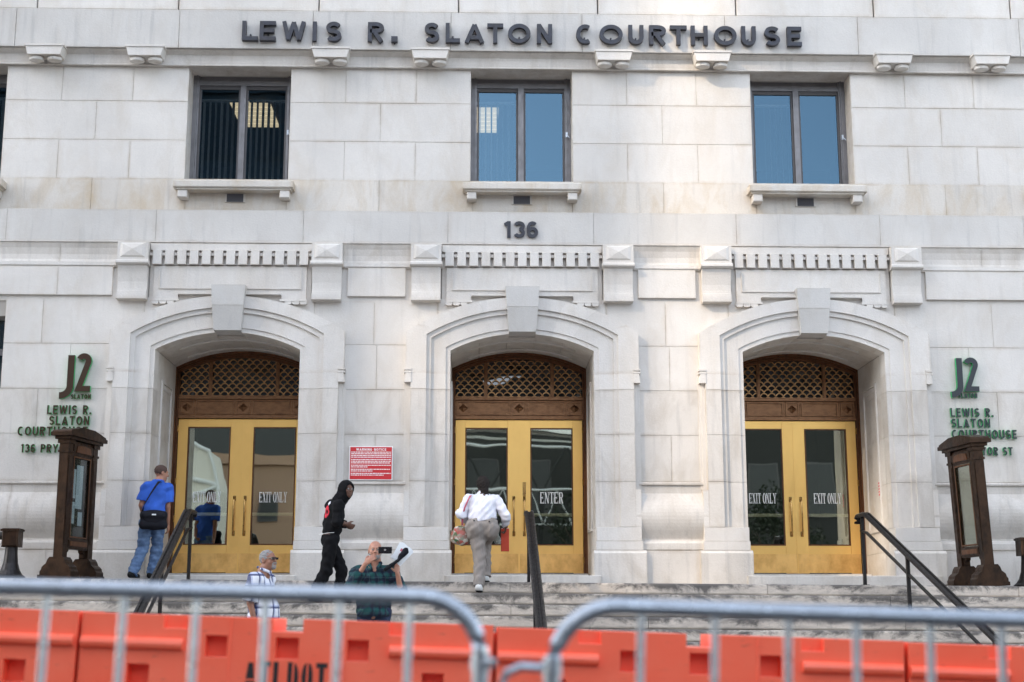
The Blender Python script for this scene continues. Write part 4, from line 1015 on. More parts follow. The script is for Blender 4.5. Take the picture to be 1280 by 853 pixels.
        me.loops.add(4 * len(F)); me.polygons.add(len(F)); me.polygons.foreach_set('loop_start', np.arange(0, 4 * len(F), 4)); me.polygons.foreach_set('loop_total', np.full(len(F), 4))
        me.loops.foreach_set('vertex_index', F.ravel()); me.update(); me.validate()
        me.materials.append(M[m] if isinstance(m, str) else m); me.polygons.foreach_set('use_smooth', [True] * len(me.polygons))
        o = link(name, me, parent, **kw)
        if smooth:
            b_ = o.modifiers.new('smooth', 'SMOOTH'); b_.iterations = smooth; b_.factor = .5
        return o

def cloth(name, col, rough=.9, fn=None):
    m = mat(name, col, rough); g = NG(m)
    g.p.inputs['Specular IOR Level'].default_value = .15 if max(col) < .05 else .4
    if fn: fn(g)
    else:
        n_ = g.noise(g.coord('Object'), 7, 4); g.l(g.mix(g.ramp(n_, [(.3, 0.0), (.7, 1.0)]), tuple(x * .85 for x in col), tuple(min(1, x * 1.12) for x in col)), g.p.inputs['Base Color'])
    g.bump(g.noise(g.coord('Object'), 260, 2), .25, .002)
def skin(name, col):
    m = mat(name, col, .5); g = NG(m)
    n_ = g.noise(g.coord('Object'), 22, 4); g.l(g.mix(n_, tuple(x * .78 for x in col), tuple(x * 1.2 for x in col)), g.p.inputs['Base Color'])
    g.p.inputs['Subsurface Weight'].default_value = .08; g.p.inputs['Subsurface Scale'].default_value = .01
skin('skin_tan', (.36, .17, .105)); skin('skin_dark', (.12, .056, .035)); skin('skin_brown', (.26, .115, .068)); skin('skin_light', (.42, .20, .13))
cloth('blue_cotton', (.035, .12, .52)); cloth('black_cotton', (.007, .007, .008)); cloth('white_cotton', (.74, .74, .80)); cloth('grey_wool', (.27, .24, .215))
cloth('navy_cotton', (.02, .03, .06)); cloth('hair_black', (.022, .018, .016)); cloth('hair_grey', (.24, .235, .23)); cloth('hair_stubble', (.075, .045, .035)); cloth('beard_grey', (.26, .24, .225))
cloth('shoe_white', (.62, .62, .60)); cloth('shoe_black', (.02, .02, .02)); cloth('bag_black', (.012, .012, .016), .7); cloth('strap_pink', (.50, .13, .17)); cloth('folder_red', (.62, .07, .03), .5); cloth('emblem_red', (.55, .03, .05))
def denim(g):
    n_ = g.noise(g.coord('Object'), 6, 5, .7); g.l(g.mix(g.ramp(n_, [(.3, 0.0), (.7, 1.0)]), (.055, .10, .20), (.16, .25, .40)), g.p.inputs['Base Color'])
cloth('denim', (.1, .16, .3), .9, denim)
def plaid(base, bands):
    def f(g):
        co = g.coord('Object'); x, y, z = g.sep(co)
        u = g.math('ADD', x, g.math('MULTIPLY', y, .83)); c = base
        first = True
        for col, per, wd, off, amt in bands:
            for ax_ in (u, z):
                fr = g.math('FRACT', g.math('ADD', g.math('MULTIPLY', ax_, 1 / per), off)); s_ = g.math('MULTIPLY', g.math('LESS_THAN', fr, wd), amt)
                c = g.mix(s_, c, col)
        g.l(c, g.p.inputs['Base Color'])
    return f
cloth('plaid_white_blue', (.7, .7, .74), .9, plaid((.74, .75, .80), [((.16, .22, .45), .125, .30, .1, .45), ((.015, .022, .09), .125, .20, .15, .80)]))
cloth('plaid_green_navy', (.02, .07, .07), .9, plaid((.008, .016, .038), [((.008, .075, .068), .105, .36, .2, .55), ((.004, .007, .018), .105, .20, .70, .8), ((.08, .17, .13), .105, .04, .34, .4)]))
def floral(g):
    v = g.n('ShaderNodeTexVoronoi'); v.inputs['Scale'].default_value = 26; g.l(g.coord('Object'), v.inputs['Vector'])
    g.l(g.ramp(g.sep(v.outputs['Color'])[0], [(0, (.30, .28, .22)), (.35, (.45, .10, .08)), (.6, (.08, .15, .07)), (.85, (.55, .50, .42))]), g.p.inputs['Base Color'])
cloth('floral_cloth', (.4, .3, .2), .8, floral)
mat('glass_black', (.01, .01, .01), .15); mat('eye_white', (.30, .28, .26), .4); mat('iris', (.02, .012, .01), .2); mat('phone_black', (.012, .012, .014), .18)

def V3(*a): return np.array(a, float)
def head(s, H, Rm, sc=1.0, ears=True):
    """skull, jaw, nose, brow, lips, ears and sunk eye sockets; the head looks along its local -y"""
    def P(x, y, z): return V3(*H) + Rm @ (V3(x, y, z) * sc)
    e = lambda c, r, k=.02, sub=False: s.ell(P(*c), V3(*r) * sc, Rm, k * sc, sub)
    e((0, .012, .028), (.076, .096, .090)); e((0, -.025, -.045), (.058, .066, .068), .035); e((0, -.062, -.088), (.024, .022, .018), .03)
    e((0, -.078, .028), (.050, .018, .012), .016)
    for q in (-1, 1):
        e((q * .030, -.096, .006), (.017, .012, .011), .010, True); e((q * .040, -.066, -.025), (.020, .020, .018), .02)
        if ears: e((q * .078, .012, -.004), (.010, .022, .032), .006); e((q * .083, .004, -.002), (.005, .010, .016), .004, True)
    s.cap(P(0, -.088, .012), P(0, -.110, -.022), .008 * sc, .013 * sc, .010); e((0.012, -.098, -.026), (.009, .010, .008), .006); e((-.012, -.098, -.026), (.009, .010, .008), .006)
    e((0, -.088, -.052), (.025, .010, .0065), .005); e((0, -.086, -.063), (.021, .010, .007), .005); e((0, -.099, -.0575), (.022, .006, .002), .003, True)
    return P
def hand(s, wr, fwd, pal, side, curl=.5, sc=1.0, thumb=1, spread=.1):
    """palm, four unequal bent fingers and a thumb leaving the side of the palm.
    fwd: along the fingers, pal: the way the palm faces, side: towards the thumb"""
    f = V3(*fwd); f /= np.linalg.norm(f); p = V3(*pal); p -= f * (p @ f); p /= np.linalg.norm(p); q = np.cross(f, p); q = q if q @ V3(*side) > 0 else -q
    w0 = V3(*wr); Rm = np.stack([q, p, f], 1)
    s.ell(w0 + f * .048 * sc, V3(.040, .017, .052) * sc, Rm, .014)
    for i, (off, ln) in enumerate(((.028, .070), (.010, .078), (-.010, .073), (-.028, .058))):
        b = w0 + f * .088 * sc + q * off * sc; d1 = f * math.cos(curl) + p * math.sin(curl) + q * off * spread * 10 * .3; d2 = f * math.cos(curl * 2.2) + p * math.sin(curl * 2.2)
        m_ = b + d1 * ln * .5 * sc; s.cap(b - f * .012, m_, .0095 * sc, .0088 * sc, .003); s.cap(m_, m_ + d2 * ln * .5 * sc, .0088 * sc, .0075 * sc, .003)
    b = w0 + f * .025 * sc + q * .030 * sc; d = f * .62 + q * .62 + p * .45; d /= np.linalg.norm(d); m_ = b + d * .040 * sc
    d2 = f * .8 + q * .1 + p * .55; d2 /= np.linalg.norm(d2)
    s.cap(b, m_, .013 * sc, .0105 * sc, .008); s.cap(m_, m_ + d2 * .032 * sc, .0105 * sc, .0085 * sc, .003)
def body(s, J, b=1.0, torso=None, yaw=0.0, arms=True, legs=True, male=True, rfoot=None, lfoot=None):
    Rt = rotz(yaw); N = V3
    s.ell(J['chest'], V3(.155, .105, .17) * b, Rt, .05); s.ell(J['belly'], V3(.145, .105, .15) * b, Rt, .06)
    pel = (V3(*J['hipl']) + V3(*J['hipr'])) / 2 + V3(0, 0, .05); s.ell(pel, V3(.155, .11, .12) * b, Rt, .05)
    s.cap(J['shl'], J['shr'], .055, .055, .05)
    s.cap(V3(*J['neck']) - V3(0, 0, .05), V3(*J['head']) - V3(0, 0, .04), .062, .054, .03)
    s.cap(J['chest'], J['neck'], .10, .065, .05)
    for q in 'lr':
        if arms: s.cap(J['sh' + q], J['el' + q], .050, .039, .03); s.cap(J['el' + q], J['wr' + q], .040, .026, .015)
        if legs: s.cap(J['hip' + q], J['kn' + q], .082 * b, .055, .04); s.cap(J['kn' + q], J['an' + q], .052, .036, .02); s.ell(V3(*J['kn' + q]) * .72 + V3(*J['an' + q]) * .28 + V3(0, .015, 0), V3(.048, .055, .10), None, .03)
def foot(s, an, d, r=.036, ln=.19):
    d = V3(*d); d /= np.linalg.norm(d); a = V3(*an)
    s.cap(a + V3(0, 0, -.03) - d * .03, a + d * ln * .75 + V3(0, 0, -.052), r, r * .72, .02); s.cap(a, a + V3(0, 0, -.04), r * .9, r, .02)
def shoe(t, an, d, m, name='shoe', sole=None):
    s = SDF(); foot(s, an, d, .043, .20); s.clip(V3(*an) - V3(0, 0, .078), (0, 0, -1)); s.clip(V3(*an) + V3(0, 0, .05), (0, 0, 1))
    o = s.build(name, m, .008, .006, parent=t, smooth=1)
    if sole:
        s = SDF(); foot(s, an, d, .045, .205); s.clip(V3(*an) - V3(0, 0, .062), (0, 0, 1)); s.clip(V3(*an) - V3(0, 0, .086), (0, 0, -1)); s.build('sole', sole, .007, .008, parent=o, smooth=0)
    return o
def sleeve(s, J, q, upto, r0=.065, r1=.058):
    a, b, c = V3(*J['sh' + q]), V3(*J['el' + q]), V3(*J['wr' + q])
    if upto <= 1: s.cap(a, a + (b - a) * upto, r0, r1, .035, True)
    else: s.cap(a, b, r0, r1, .035); s.cap(b, b + (c - b) * (upto - 1), r1, r1 * .75, .02, True)
def eyes(t, P, sc=1.0):
    for q in (-1, 1):
        c = P(q * .030, -.083, .008)
        mb = MB(); n = 10
        rings = [[(c[0] + .0125 * math.sin(a * math.pi / 8) * math.cos(b * math.pi / 5), c[1] + .0125 * math.sin(a * math.pi / 8) * math.sin(b * math.pi / 5), c[2] + .0125 * math.cos(a * math.pi / 8)) for b in range(10)] for a in range(1, 8)]
        mb.loft(rings); e = part('eye', mb, 'eye_white', t, True)
        c2 = P(q * .030, -.0915, .008); mb = MB(); mb.loft([[(c2[0] + .0055 * math.sin(a * math.pi / 8) * math.cos(b * math.pi / 5), c2[1] + .0055 * math.sin(a * math.pi / 8) * math.sin(b * math.pi / 5), c2[2] + .0055 * math.cos(a * math.pi / 8)) for b in range(10)] for a in range(1, 8)]); part('iris', mb, 'iris', e, True)
def place(t, x, y, z, label, cat='person', group=None):
    t.location = (x, y, z); t['label'] = label; t['category'] = cat
    if group: t['group'] = group
def strap(name, pts, m, parent=None, w=.018, th=.003, **kw):
    mb = MB().tube(pts, 0, sec=[(-w, -th), (w, -th), (w, th), (-w, th)]); return link(name, mesh(name, mb, m, R(40)), parent, **kw)

# ---- man in the blue T-shirt, seen from behind, walking away to the right
J = dict(head=(.205, .06, 1.535), neck=(.175, .01, 1.40), shl=(.015, -.04, 1.325), shr=(.300, .10, 1.325), ell=(-.045, -.04, 1.06), wrl=(-.03, .13, .86), elr=(.305, .12, 1.05), wrr=(.305, .20, .80),
         chest=(.150, .02, 1.19), belly=(.125, .0, .97), hipl=(.035, -.03, .80), hipr=(.195, .04, .80), knl=(-.01, .02, .43), knr=(.17, .14, .43), anl=(-.10, -.17, .085), anr=(.11, .12, .085))
s = SDF(); body(s, J, 1.0, yaw=R(18)); Hm = rotz(R(180 - 55)) @ rotx(R(8)); P = head(s, J['head'], Hm); foot(s, J['anl'], (.3, .9, 0)); foot(s, J['anr'], (.3, .9, 0))
hand(s, J['wrr'], (.05, .25, -1), (-.9, .2, 0), (0, 1, 0), .45); hand(s, J['wrl'], (.3, .6, -.6), (.8, 0, .2), (0, 1, .3), .6)
man = s.build('person', 'skin_tan', .008)
place(man, -5.5, -.45, 1.64, 'man in a blue T-shirt and jeans seen from behind, carrying a black bag')
s = SDF(); s.ell(J['chest'], (.145, .115, .17), rotz(R(18)), .05).ell(V3(*J['belly']) , (.145, .125, .17), rotz(R(18)), .06).cap(J['shl'], J['shr'], .062, .062, .04).cap((.12, .0, .80), (.13, .0, .98), .14, .135, .05).cap((.165, .02, 1.33), (.175, .01, 1.42), .10, .07, .04)
sleeve(s, J, 'l', .74, .062, .070); sleeve(s, J, 'r', .74, .062, .070); s.clip((0, 0, .765), (0, .1, -1)); s.clip((.18, .0, 1.432), (.05, .1, 1)).build('t_shirt', 'blue_cotton', .008, .012, .007, (22, 48), 4, man)
s = SDF()
for q in 'lr': s.cap(J['hip' + q], J['kn' + q], .098, .078, .04).cap(J['kn' + q], V3(*J['an' + q]) + V3(0, 0, -.03), .078, .072, .02, True)
s.ell((.12, .0, .84), (.165, .125, .11), rotz(R(18)), .05).clip((0, 0, .86), (0, 0, 1)).build('jeans', 'denim', .008, .004, .006, (30, 60), 5, man)
s = SDF(); s.ell(V3(*J['head']) + Hm @ V3(0, .018, .036), (.078, .094, .084), Hm, .02); s.clip(V3(*J['head']) + Hm @ V3(0, -.045, .0), Hm @ V3(0, -1, -.3)); s.clip(V3(*J['head']) + V3(0, 0, -.025), (0, 0, -1)); s.build('hair', 'hair_stubble', .006, .0035, .0015, (150, 220), 2, man)
shoe(man, J['anl'], (.3, .9, 0), 'shoe_black'); shoe(man, J['anr'], (.3, .9, 0), 'shoe_black')
bag = empty('shoulder_bag', (-5.32, -.66, 2.35), 'black shoulder bag on the back hip of the man in the blue T-shirt', 'bag', rz=R(14))
s = SDF(); s.ell((0, 0, .13), (.185, .065, .14), None, .02); s.cap((-.14, 0, .05), (.14, 0, .05), .062, .062, .03).cap((-.14, 0, .20), (.14, 0, .20), .055, .055, .03); s.build('bag_body', 'bag_black', .009, 0, .003, (20, 40), 3, bag)
s = SDF(); s.cap((-.13, -.035, .19), (.13, -.035, .19), .045, .045, .03).ell((0, -.045, .15), (.15, .03, .085), None, .03); s.build('flap', 'bag_black', .008, 0, .002, (20, 40), 6, bag)
part('badge', MB().box(-.03, .03, -.092, -.078, .185, .205), 'paper', bag)
strap('strap', [(-.17, .0, .20), (-.14, -.02, .34), (-.06, .015, .50), (.01, .05, .62), (.055, .10, .69), (.09, .19, .68)], 'bag_black', bag, .022, .003)

# ---- person in black with the hood up, walking right and looking round
J = dict(head=(.065, -.01, 1.535), neck=(-.015, .0, 1.415), shl=(-.155, .125, 1.335), shr=(-.030, -.135, 1.315), elr=(-.03, -.18, 1.09), wrr=(.075, -.10, 1.07), ell=(-.03, .16, 1.10), wrl=(.07, .05, 1.06),
         chest=(-.095, .0, 1.20), belly=(-.125, .0, 1.02), hipl=(-.165, .08, .84), hipr=(-.125, -.08, .84), knl=(.01, .09, .46), knr=(-.18, -.07, .45), anl=(-.03, .10, .09), anr=(-.36, -.08, .12))
s = SDF(); body(s, J, .95, yaw=R(112)); Hm = rotz(R(40)) @ rotx(R(-2)); P = head(s, J['head'], Hm, .95); foot(s, J['anl'], (1, .1, 0)); foot(s, J['anr'], (1, .1, -.4))
hand(s, J['wrr'], (.8, .3, -.35), (0, .9, .3), (0, 0, 1), .6); hand(s, J['wrl'], (.7, -.5, -.3), (.2, -.9, 0), (0, 0, 1), .6)
h = s.build('person', 'skin_dark', .008); place(h, -2.49, -1.98, 1.257, 'person in black with the hood up and a red emblem on the back'); eyes(h, P, .95)
s = SDF(); s.ell(J['chest'], (.15, .115, .18), rotz(R(112)), .05).ell(J['belly'], (.15, .115, .16), rotz(R(112)), .06).cap(J['shl'], J['shr'], .065, .065, .05).cap((-.06, 0, 1.34), (-.02, 0, 1.41), .085, .09, .04)
sleeve(s, J, 'l', 1.7, .062, .056); sleeve(s, J, 'r', 1.45, .064, .06); s.clip((0, 0, .915), (.15, 0, -1))
TOP = list(s.p); sh = s.build('hooded_top', 'black_cotton', .008, .012, .006, (26, 52), 8, h)
s = SDF(); HH = V3(*J['head']); s.ell(HH + Hm @ V3(0, .022, .02), (.105, .122, .122), Hm, .03).cap(HH + V3(-.03, .01, -.06), (-.04, 0, 1.38), .095, .10, .04); s.ell(HH + Hm @ V3(0, -.105, -.015), (.060, .085, .088), Hm, .02, True); s.build('hood', 'black_cotton', .007, .0, .003, (30, 60), 9, h)
s = SDF()
s.cap(J['hipl'], J['knl'], .098, .076, .04).cap(J['knl'], V3(*J['anl']) + V3(0, 0, -.03), .076, .072, .02, True).cap(J['hipr'], J['knr'], .098, .08, .04).cap(J['knr'], V3(*J['anr']) + V3(0, 0, -.03), .078, .072, .02, True)
s.ell((-.14, 0, .89), (.155, .12, .10), rotz(R(112)), .05).clip((0, 0, .93), (0, 0, 1)).build('trousers', 'black_cotton', .008, .004, .005, (30, 55), 12, h)
shoe(h, J['anl'], (1, .1, 0), 'shoe_black'); shoe(h, J['anr'], (1, .1, -.4), 'shoe_black')
# round red emblem with a pale crest, lying on the cloth of the back
def patch(name, m, cz, cu, rz_, ru, n, hole, infl):
    q = SDF(); q.p = list(TOP); nx_, ny_ = -.82, -.57; ux, uy = .57, -.82      # back normal and the sideways direction on the back
    c0 = V3(-.09, 0, 0)
    for k in range(n):
        a = 2 * math.pi * (k + .5) / n; d_ = V3(ux * math.cos(a), uy * math.cos(a), math.sin(a))
        rr = (ru * rz_) / math.hypot(rz_ * math.cos(a), ru * math.sin(a)); q.clip(c0 + V3(ux * cu, uy * cu, cz) + d_ * rr, d_)
    q.clip(c0 + V3(nx_, ny_, 0) * .03, V3(-nx_, -ny_, 0))
    if hole: q.ell(c0 + V3(ux * cu + nx_ * .13, uy * cu + ny_ * .13, cz), (hole, .09, hole * 1.1), rotz(math.atan2(uy, ux)), .004, True)
    return q.build(name, m, .006, infl, .006, (26, 52), 8, sh, smooth=0)
patch('emblem', 'emblem_red', 1.235, .0, .088, .062, 12, .022, .0165); patch('crest', 'white_cotton', 1.345, .03, .018, .05, 4, 0, .0155)
strap('belt_line', [(-.285, -.06, .93), (-.245, -.125, .935), (-.16, -.165, .945), (-.08, -.15, .95)], 'white_print', h, .006, .002)

# ---- bald man in green plaid holding up a phone
J = dict(head=(.015, .0, 1.545), neck=(.016, .02, 1.41), shr=(-.195, .02, 1.285), shl=(.22, .02, 1.285), elr=(-.255, -.16, 1.10), wrr=(-.075, -.31, 1.385), ell=(.345, -.10, 1.02), wrl=(.300, -.24, 1.275),
         chest=(.018, .02, 1.17), belly=(.012, -.01, .97), hipr=(-.08, .0, .80), hipl=(.11, .0, .80), knr=(-.10, -.02, .44), knl=(.13, -.02, .44), anr=(-.11, .0, .085), anl=(.14, .02, .085))
s = SDF(); body(s, J, 1.15); Hm = rotz(R(4)) @ rotx(R(-4)); P = head(s, J['head'], Hm, 1.02); foot(s, J['anl'], (.1, -1, 0)); foot(s, J['anr'], (-.1, -1, 0))
hand(s, J['wrr'], (.75, -.15, .65), (.3, .9, -.1), (.4, 0, 1), .55, 1.02); hand(s, J['wrl'], (-.10, -.05, 1), (-.5, .85, 0), (-1, 0, .2), .75, 1.02)
b_ = s.build('person', 'skin_light', .0065); place(b_, -1.90, -4.0, .327, 'bald bearded man in a dark green plaid shirt holding up a phone on the steps'); eyes(b_, P)
s = SDF(); s.ell(J['chest'], (.20, .14, .19), None, .05).ell(J['belly'], (.195, .155, .20), None, .06).cap(J['shl'], J['shr'], .068, .068, .05).cap((.012, 0, .80), (.012, 0, .95), .19, .19, .05)
sleeve(s, J, 'r', 1.68, .078, .066); sleeve(s, J, 'l', .95, .078, .088); s.clip((0, 0, .765), (0, 0, -1)); s.clip((.016, .0, 1.405), (0, -.25, 1))
s.ell((.016, -.075, 1.40), (.035, .06, .085), None, .01, True)
sp_ = s.build('plaid_shirt', 'plaid_green_navy', .008, .012, .007, (22, 46), 14, b_)
s = SDF(); s.cap((-.055, -.045, 1.395), (.07, -.045, 1.395), .018, .018, .01).cap((-.055, -.045, 1.395), (-.02, -.125, 1.335), .016, .012, .01).cap((.085, -.045, 1.395), (.05, -.125, 1.335), .016, .012, .01).cap((-.055, -.04, 1.395), (-.04, .055, 1.415), .018, .018, .01).cap((.085, -.04, 1.395), (.07, .055, 1.415), .018, .018, .01)
s.ell((.016, -.05, 1.40), (.045, .06, .05), None, .01, True); s.build('collar', 'plaid_green_navy', .006, .004, parent=sp_)
s = SDF()
for q in 'lr': s.cap(J['hip' + q], J['kn' + q], .105, .085, .04).cap(J['kn' + q], V3(*J['an' + q]) + V3(0, 0, -.03), .08, .075, .02, True)
s.ell((.012, 0, .84), (.19, .14, .10), None, .05).clip((0, 0, .88), (0, 0, 1)).build('trousers', 'navy_cotton', .009, .004, .005, (30, 55), 15, b_)
shoe(b_, J['anl'], (.1, -1, 0), 'shoe_black'); shoe(b_, J['anr'], (-.1, -1, 0), 'shoe_black')
s = SDF(); H_ = V3(*J['head'])
s.ell(H_ + Hm @ V3(0, -.052, -.078), (.050, .044, .040), Hm, .02).cap(H_ + Hm @ V3(-.055, -.02, -.04), H_ + Hm @ V3(-.03, -.06, -.085), .018, .018, .02).cap(H_ + Hm @ V3(.055, -.02, -.04), H_ + Hm @ V3(.03, -.06, -.085), .018, .018, .02)
s.ell(H_ + Hm @ V3(0, -.098, -.055), (.026, .03, .012), Hm, .004, True); s.build('beard', 'beard_grey', .0055, .003, .002, (150, 240), 2, b_)
ph = empty('phone', (-1.745, -4.345, 1.865), 'black smartphone held sideways in front of the bald man\'s face', 'phone', rz=R(3))
part('case', MB().cbox(-.082, .082, -.006, .006, -.04, .04, .003), 'phone_black', ph); part('camera_lens', MB().box(-.012, .012, -.0085, -.0065, -.006, .012), 'eye_white', ph)
pp = empty('papers', (-1.565, -4.27, 1.835), 'sheaf of white papers in the bald man\'s raised left hand', 'papers'); pp.rotation_euler = (R(-12), R(28), R(6))
for i in range(4):
    q = MB().box(-.07 + i * .004, .085 + i * .007, -.004 + i * .004, -.002 + i * .004, -.10 - i * .006, .115 + i * .003)
    part('sheet', q.xf(Matrix.Rotation(R(i * 5), 4, 'Y')), 'paper', pp)
part('print', MB().box(-.02, .06, -.0048, -.0041, .02, .055).box(-.01, .05, -.0048, -.0041, -.03, -.01), 'strap_pink', pp)
um = empty('folded_umbrella', (0, 0, 0), 'black folded umbrella held with the papers by the bald man', 'umbrella')
s = SDF(); s.cap((-1.735, -4.28, 1.645), (-1.66, -4.285, 1.70), .022, .026, .01).cap((-1.60, -4.33, 1.74), (-1.505, -4.33, 1.855), .020, .042, .01); s.cap((-1.66, -4.30, 1.70), (-1.60, -4.33, 1.74), .02, .02, .01)
s.build('canopy', 'bag_black', .006, 0, .003, (60, 90), 3, um); part('tip', MB().tube([(-1.735, -4.28, 1.645), (-1.77, -4.28, 1.622)], .008, 8), 'bag_black', um)

# ---- grey-haired man in white and blue plaid
J = dict(head=(.0, .0, 1.545), neck=(-.055, .0, 1.425), shr=(-.125, -.165, 1.315), shl=(-.03, .165, 1.335), elr=(-.165, -.21, 1.05), wrr=(-.10, -.22, .81), ell=(-.02, .20, 1.06), wrl=(.10, .18, .85),
         chest=(-.07, .0, 1.18), belly=(-.04, .0, .97), hipr=(-.06, -.08, .80), hipl=(-.02, .08, .80), knr=(-.04, -.08, .44), knl=(.02, .08, .44), anr=(-.10, -.08, .085), anl=(.06, .08, .085))
s = SDF(); body(s, J, 1.08, yaw=R(75)); Hm = rotz(R(58)) @ rotx(R(-6)); P = head(s, J['head'], Hm, 1.03); foot(s, J['anl'], (1, 0, 0)); foot(s, J['anr'], (1, 0, 0))
hand(s, J['wrr'], (.2, -.05, -1), (.2, .9, 0), (1, 0, 0), .4); hand(s, J['wrl'], (.5, -.1, -.8), (.2, -.9, 0), (1, 0, .3), .4)
p_ = s.build('person', 'skin_brown', .007); place(p_, -3.13, -4.3, .20, 'grey-haired man with sunglasses and goatee in a white and blue plaid shirt'); eyes(p_, P)
s = SDF(); s.ell(J['chest'], (.18, .135, .19), rotz(R(75)), .05).ell(J['belly'], (.175, .155, .20), rotz(R(75)), .06).cap(J['shl'], J['shr'], .068, .068, .05).cap((-.035, 0, .76), (-.035, 0, .95), .165, .165, .05)
sleeve(s, J, 'r', .98, .076, .088); sleeve(s, J, 'l', .98, .076, .088); s.clip((0, 0, .70), (0, 0, -1)); s.clip((-.06, 0, 1.425), (.35, 0, 1))
sp_ = s.build('plaid_shirt', 'plaid_white_blue', .008, .012, .006, (22, 46), 18, p_)
s = SDF(); n0 = V3(-.035, 0, 1.42)
for a0 in range(-4, 5):
    a, b2 = R(20 + a0 * 32), R(20 + (a0 + 1) * 32)
    s.cap(n0 + V3(.075 * math.cos(a) - .01, .075 * math.sin(a), .015 - .03 * math.cos(a)), n0 + V3(.075 * math.cos(b2) - .01, .075 * math.sin(b2), .015 - .03 * math.cos(b2)), .014, .014, .006)
s.cap(n0 + V3(.06, -.03, -.01), n0 + V3(.085, -.075, -.065), .015, .010, .006); s.build('collar', 'plaid_white_blue', .006, .003, parent=sp_)
s = SDF()
for q in 'lr': s.cap(J['hip' + q], J['kn' + q], .10, .08, .04).cap(J['kn' + q], V3(*J['an' + q]) + V3(0, 0, -.03), .078, .072, .02, True)
s.ell((-.04, 0, .82), (.165, .14, .11), rotz(R(75)), .05).clip((0, 0, .88), (0, 0, 1)).build('trousers', 'black_cotton', .009, .004, .005, (30, 55), 19, p_)
shoe(p_, J['anl'], (1, 0, 0), 'shoe_black'); shoe(p_, J['anr'], (1, 0, 0), 'shoe_black')
H_ = V3(*J['head']); s = SDF(); s.ell(H_ + Hm @ V3(0, .020, .036), V3(.0795, .095, .088), Hm, .02); s.clip(H_ + Hm @ V3(0, -.058, .040), Hm @ V3(0, -1, -.75)); s.clip(H_ + Hm @ V3(0, .0, -.045), Hm @ V3(0, -.35, -1)); s.build('hair', 'hair_grey', .006, .004, .003, (130, 220), 2, p_)
s = SDF(); s.ell(H_ + Hm @ V3(0, -.078, -.088), V3(.027, .026, .026), Hm, .02)
for q in (-1, 1): s.cap(H_ + Hm @ V3(q * .027, -.087, -.052), H_ + Hm @ V3(q * .025, -.078, -.085), .007, .008, .01)
s.cap(H_ + Hm @ V3(-.022, -.098, -.043), H_ + Hm @ V3(.022, -.098, -.043), .006, .006, .01); s.build('goatee', 'beard_grey', .0045, .003, .001, (150, 240), 2, p_)
gl = MB()
for q in (-1, 1):
    gl.prism([(q * .006, -.014), (q * .030, -.019), (q * .056, -.012), (q * .060, .012), (q * .006, .012)], -.108, -.104)
    gl.box(*sorted((q * .060, q * .066)), -.104, .0, .004, .010)
gl.box(-.006, .006, -.108, -.104, .004, .012)
gl.xf(Matrix.Translation(H_ + Hm @ V3(0, 0, .012)) @ Matrix(Hm.tolist()).to_4x4()); part('sunglasses', gl, 'glass_black', p_)

# ---- woman climbing the last step
J = dict(head=(.055, .19, 1.505), neck=(.045, .13, 1.375), shl=(-.145, .08, 1.285), shr=(.235, .08, 1.285), ell=(-.250, .03, 1.09), wrl=(-.185, .24, 1.0), elr=(.370, .05, 1.06), wrr=(.370, .20, .93),
         chest=(.045, .07, 1.185), belly=(.040, .05, 1.04), hipl=(-.045, .02, .88), hipr=(.135, .06, .89), knl=(.012, .0, .50), knr=(.085, .40, .74), anl=(.000, -.13, .10), anr=(.095, .20, .24))
s = SDF(); body(s, J, 1.1); Hm = rotz(R(176)) @ rotx(R(-14)); P = head(s, J['head'], Hm, .95); foot(s, J['anl'], (.1, 1, -.25)); foot(s, J['anr'], (.15, 1, 0))
hand(s, J['wrl'], (.1, .9, -.2), (.8, 0, -.4), (0, .2, 1), .7, .92); hand(s, J['wrr'], (0, .5, -.8), (-.8, 0, 0), (0, 1, .2), .8, .92)
wm = s.build('person', 'skin_dark', .008); place(wm, -.62, -1.60, 1.412, 'woman in a white long-sleeved shirt and grey trousers climbing towards the middle doors')
s = SDF(); s.ell(J['chest'], (.19, .135, .17), None, .05).ell(J['belly'], (.185, .15, .16), None, .06).cap(J['shl'], J['shr'], .07, .07, .05).cap((.04, .06, .98), (.04, .07, 1.1), .17, .17, .05).cap(J['chest'], V3(*J['neck']) - V3(0, 0, .03), .11, .075, .05)
s.clip((.04, 0, .985), (.20, 0, -1)); shw = s.build('shirt', 'white_cotton', .008, .008, .006, (24, 50), 21, wm)
for q in 'lr':
    s = SDF(); sleeve(s, J, q, 1.85, .070, .060); s.build('sleeve', 'white_cotton', .008, .008, .007, (24, 50), 22, shw)
s = SDF(); s.ell((-.055, -.01, .90), (.135, .155, .165), None, .05).ell((.14, .02, .90), (.135, .155, .165), None, .05).cap(J['hipl'], J['knl'], .125, .088, .05).cap(J['knl'], V3(*J['anl']) + V3(0, .01, -.005), .086, .075, .02, True)
s.cap((.15, .08, .87), J['knr'], .125, .095, .05).cap(J['knr'], V3(*J['anr']) + V3(0, 0, -.01), .088, .075, .02, True).cap((.04, .05, .95), (.04, .06, 1.05), .155, .145, .05); s.clip((.04, 0, 1.035), (-.12, 0, 1))
tr = s.build('trousers', 'grey_wool', .008, 0, .005, (34, 70), 23, wm)
part('button', MB().lathe([(.011, 0), (.011, .006)], 0, 0, 10).xf(Matrix.Translation((-.07, -.145, .985)) @ Matrix.Rotation(R(90), 4, 'X')), 'shoe_black', tr); part('button', MB().lathe([(.011, 0), (.011, .006)], 0, 0, 10).xf(Matrix.Translation((.14, -.13, .975)) @ Matrix.Rotation(R(90), 4, 'X')), 'shoe_black', tr)
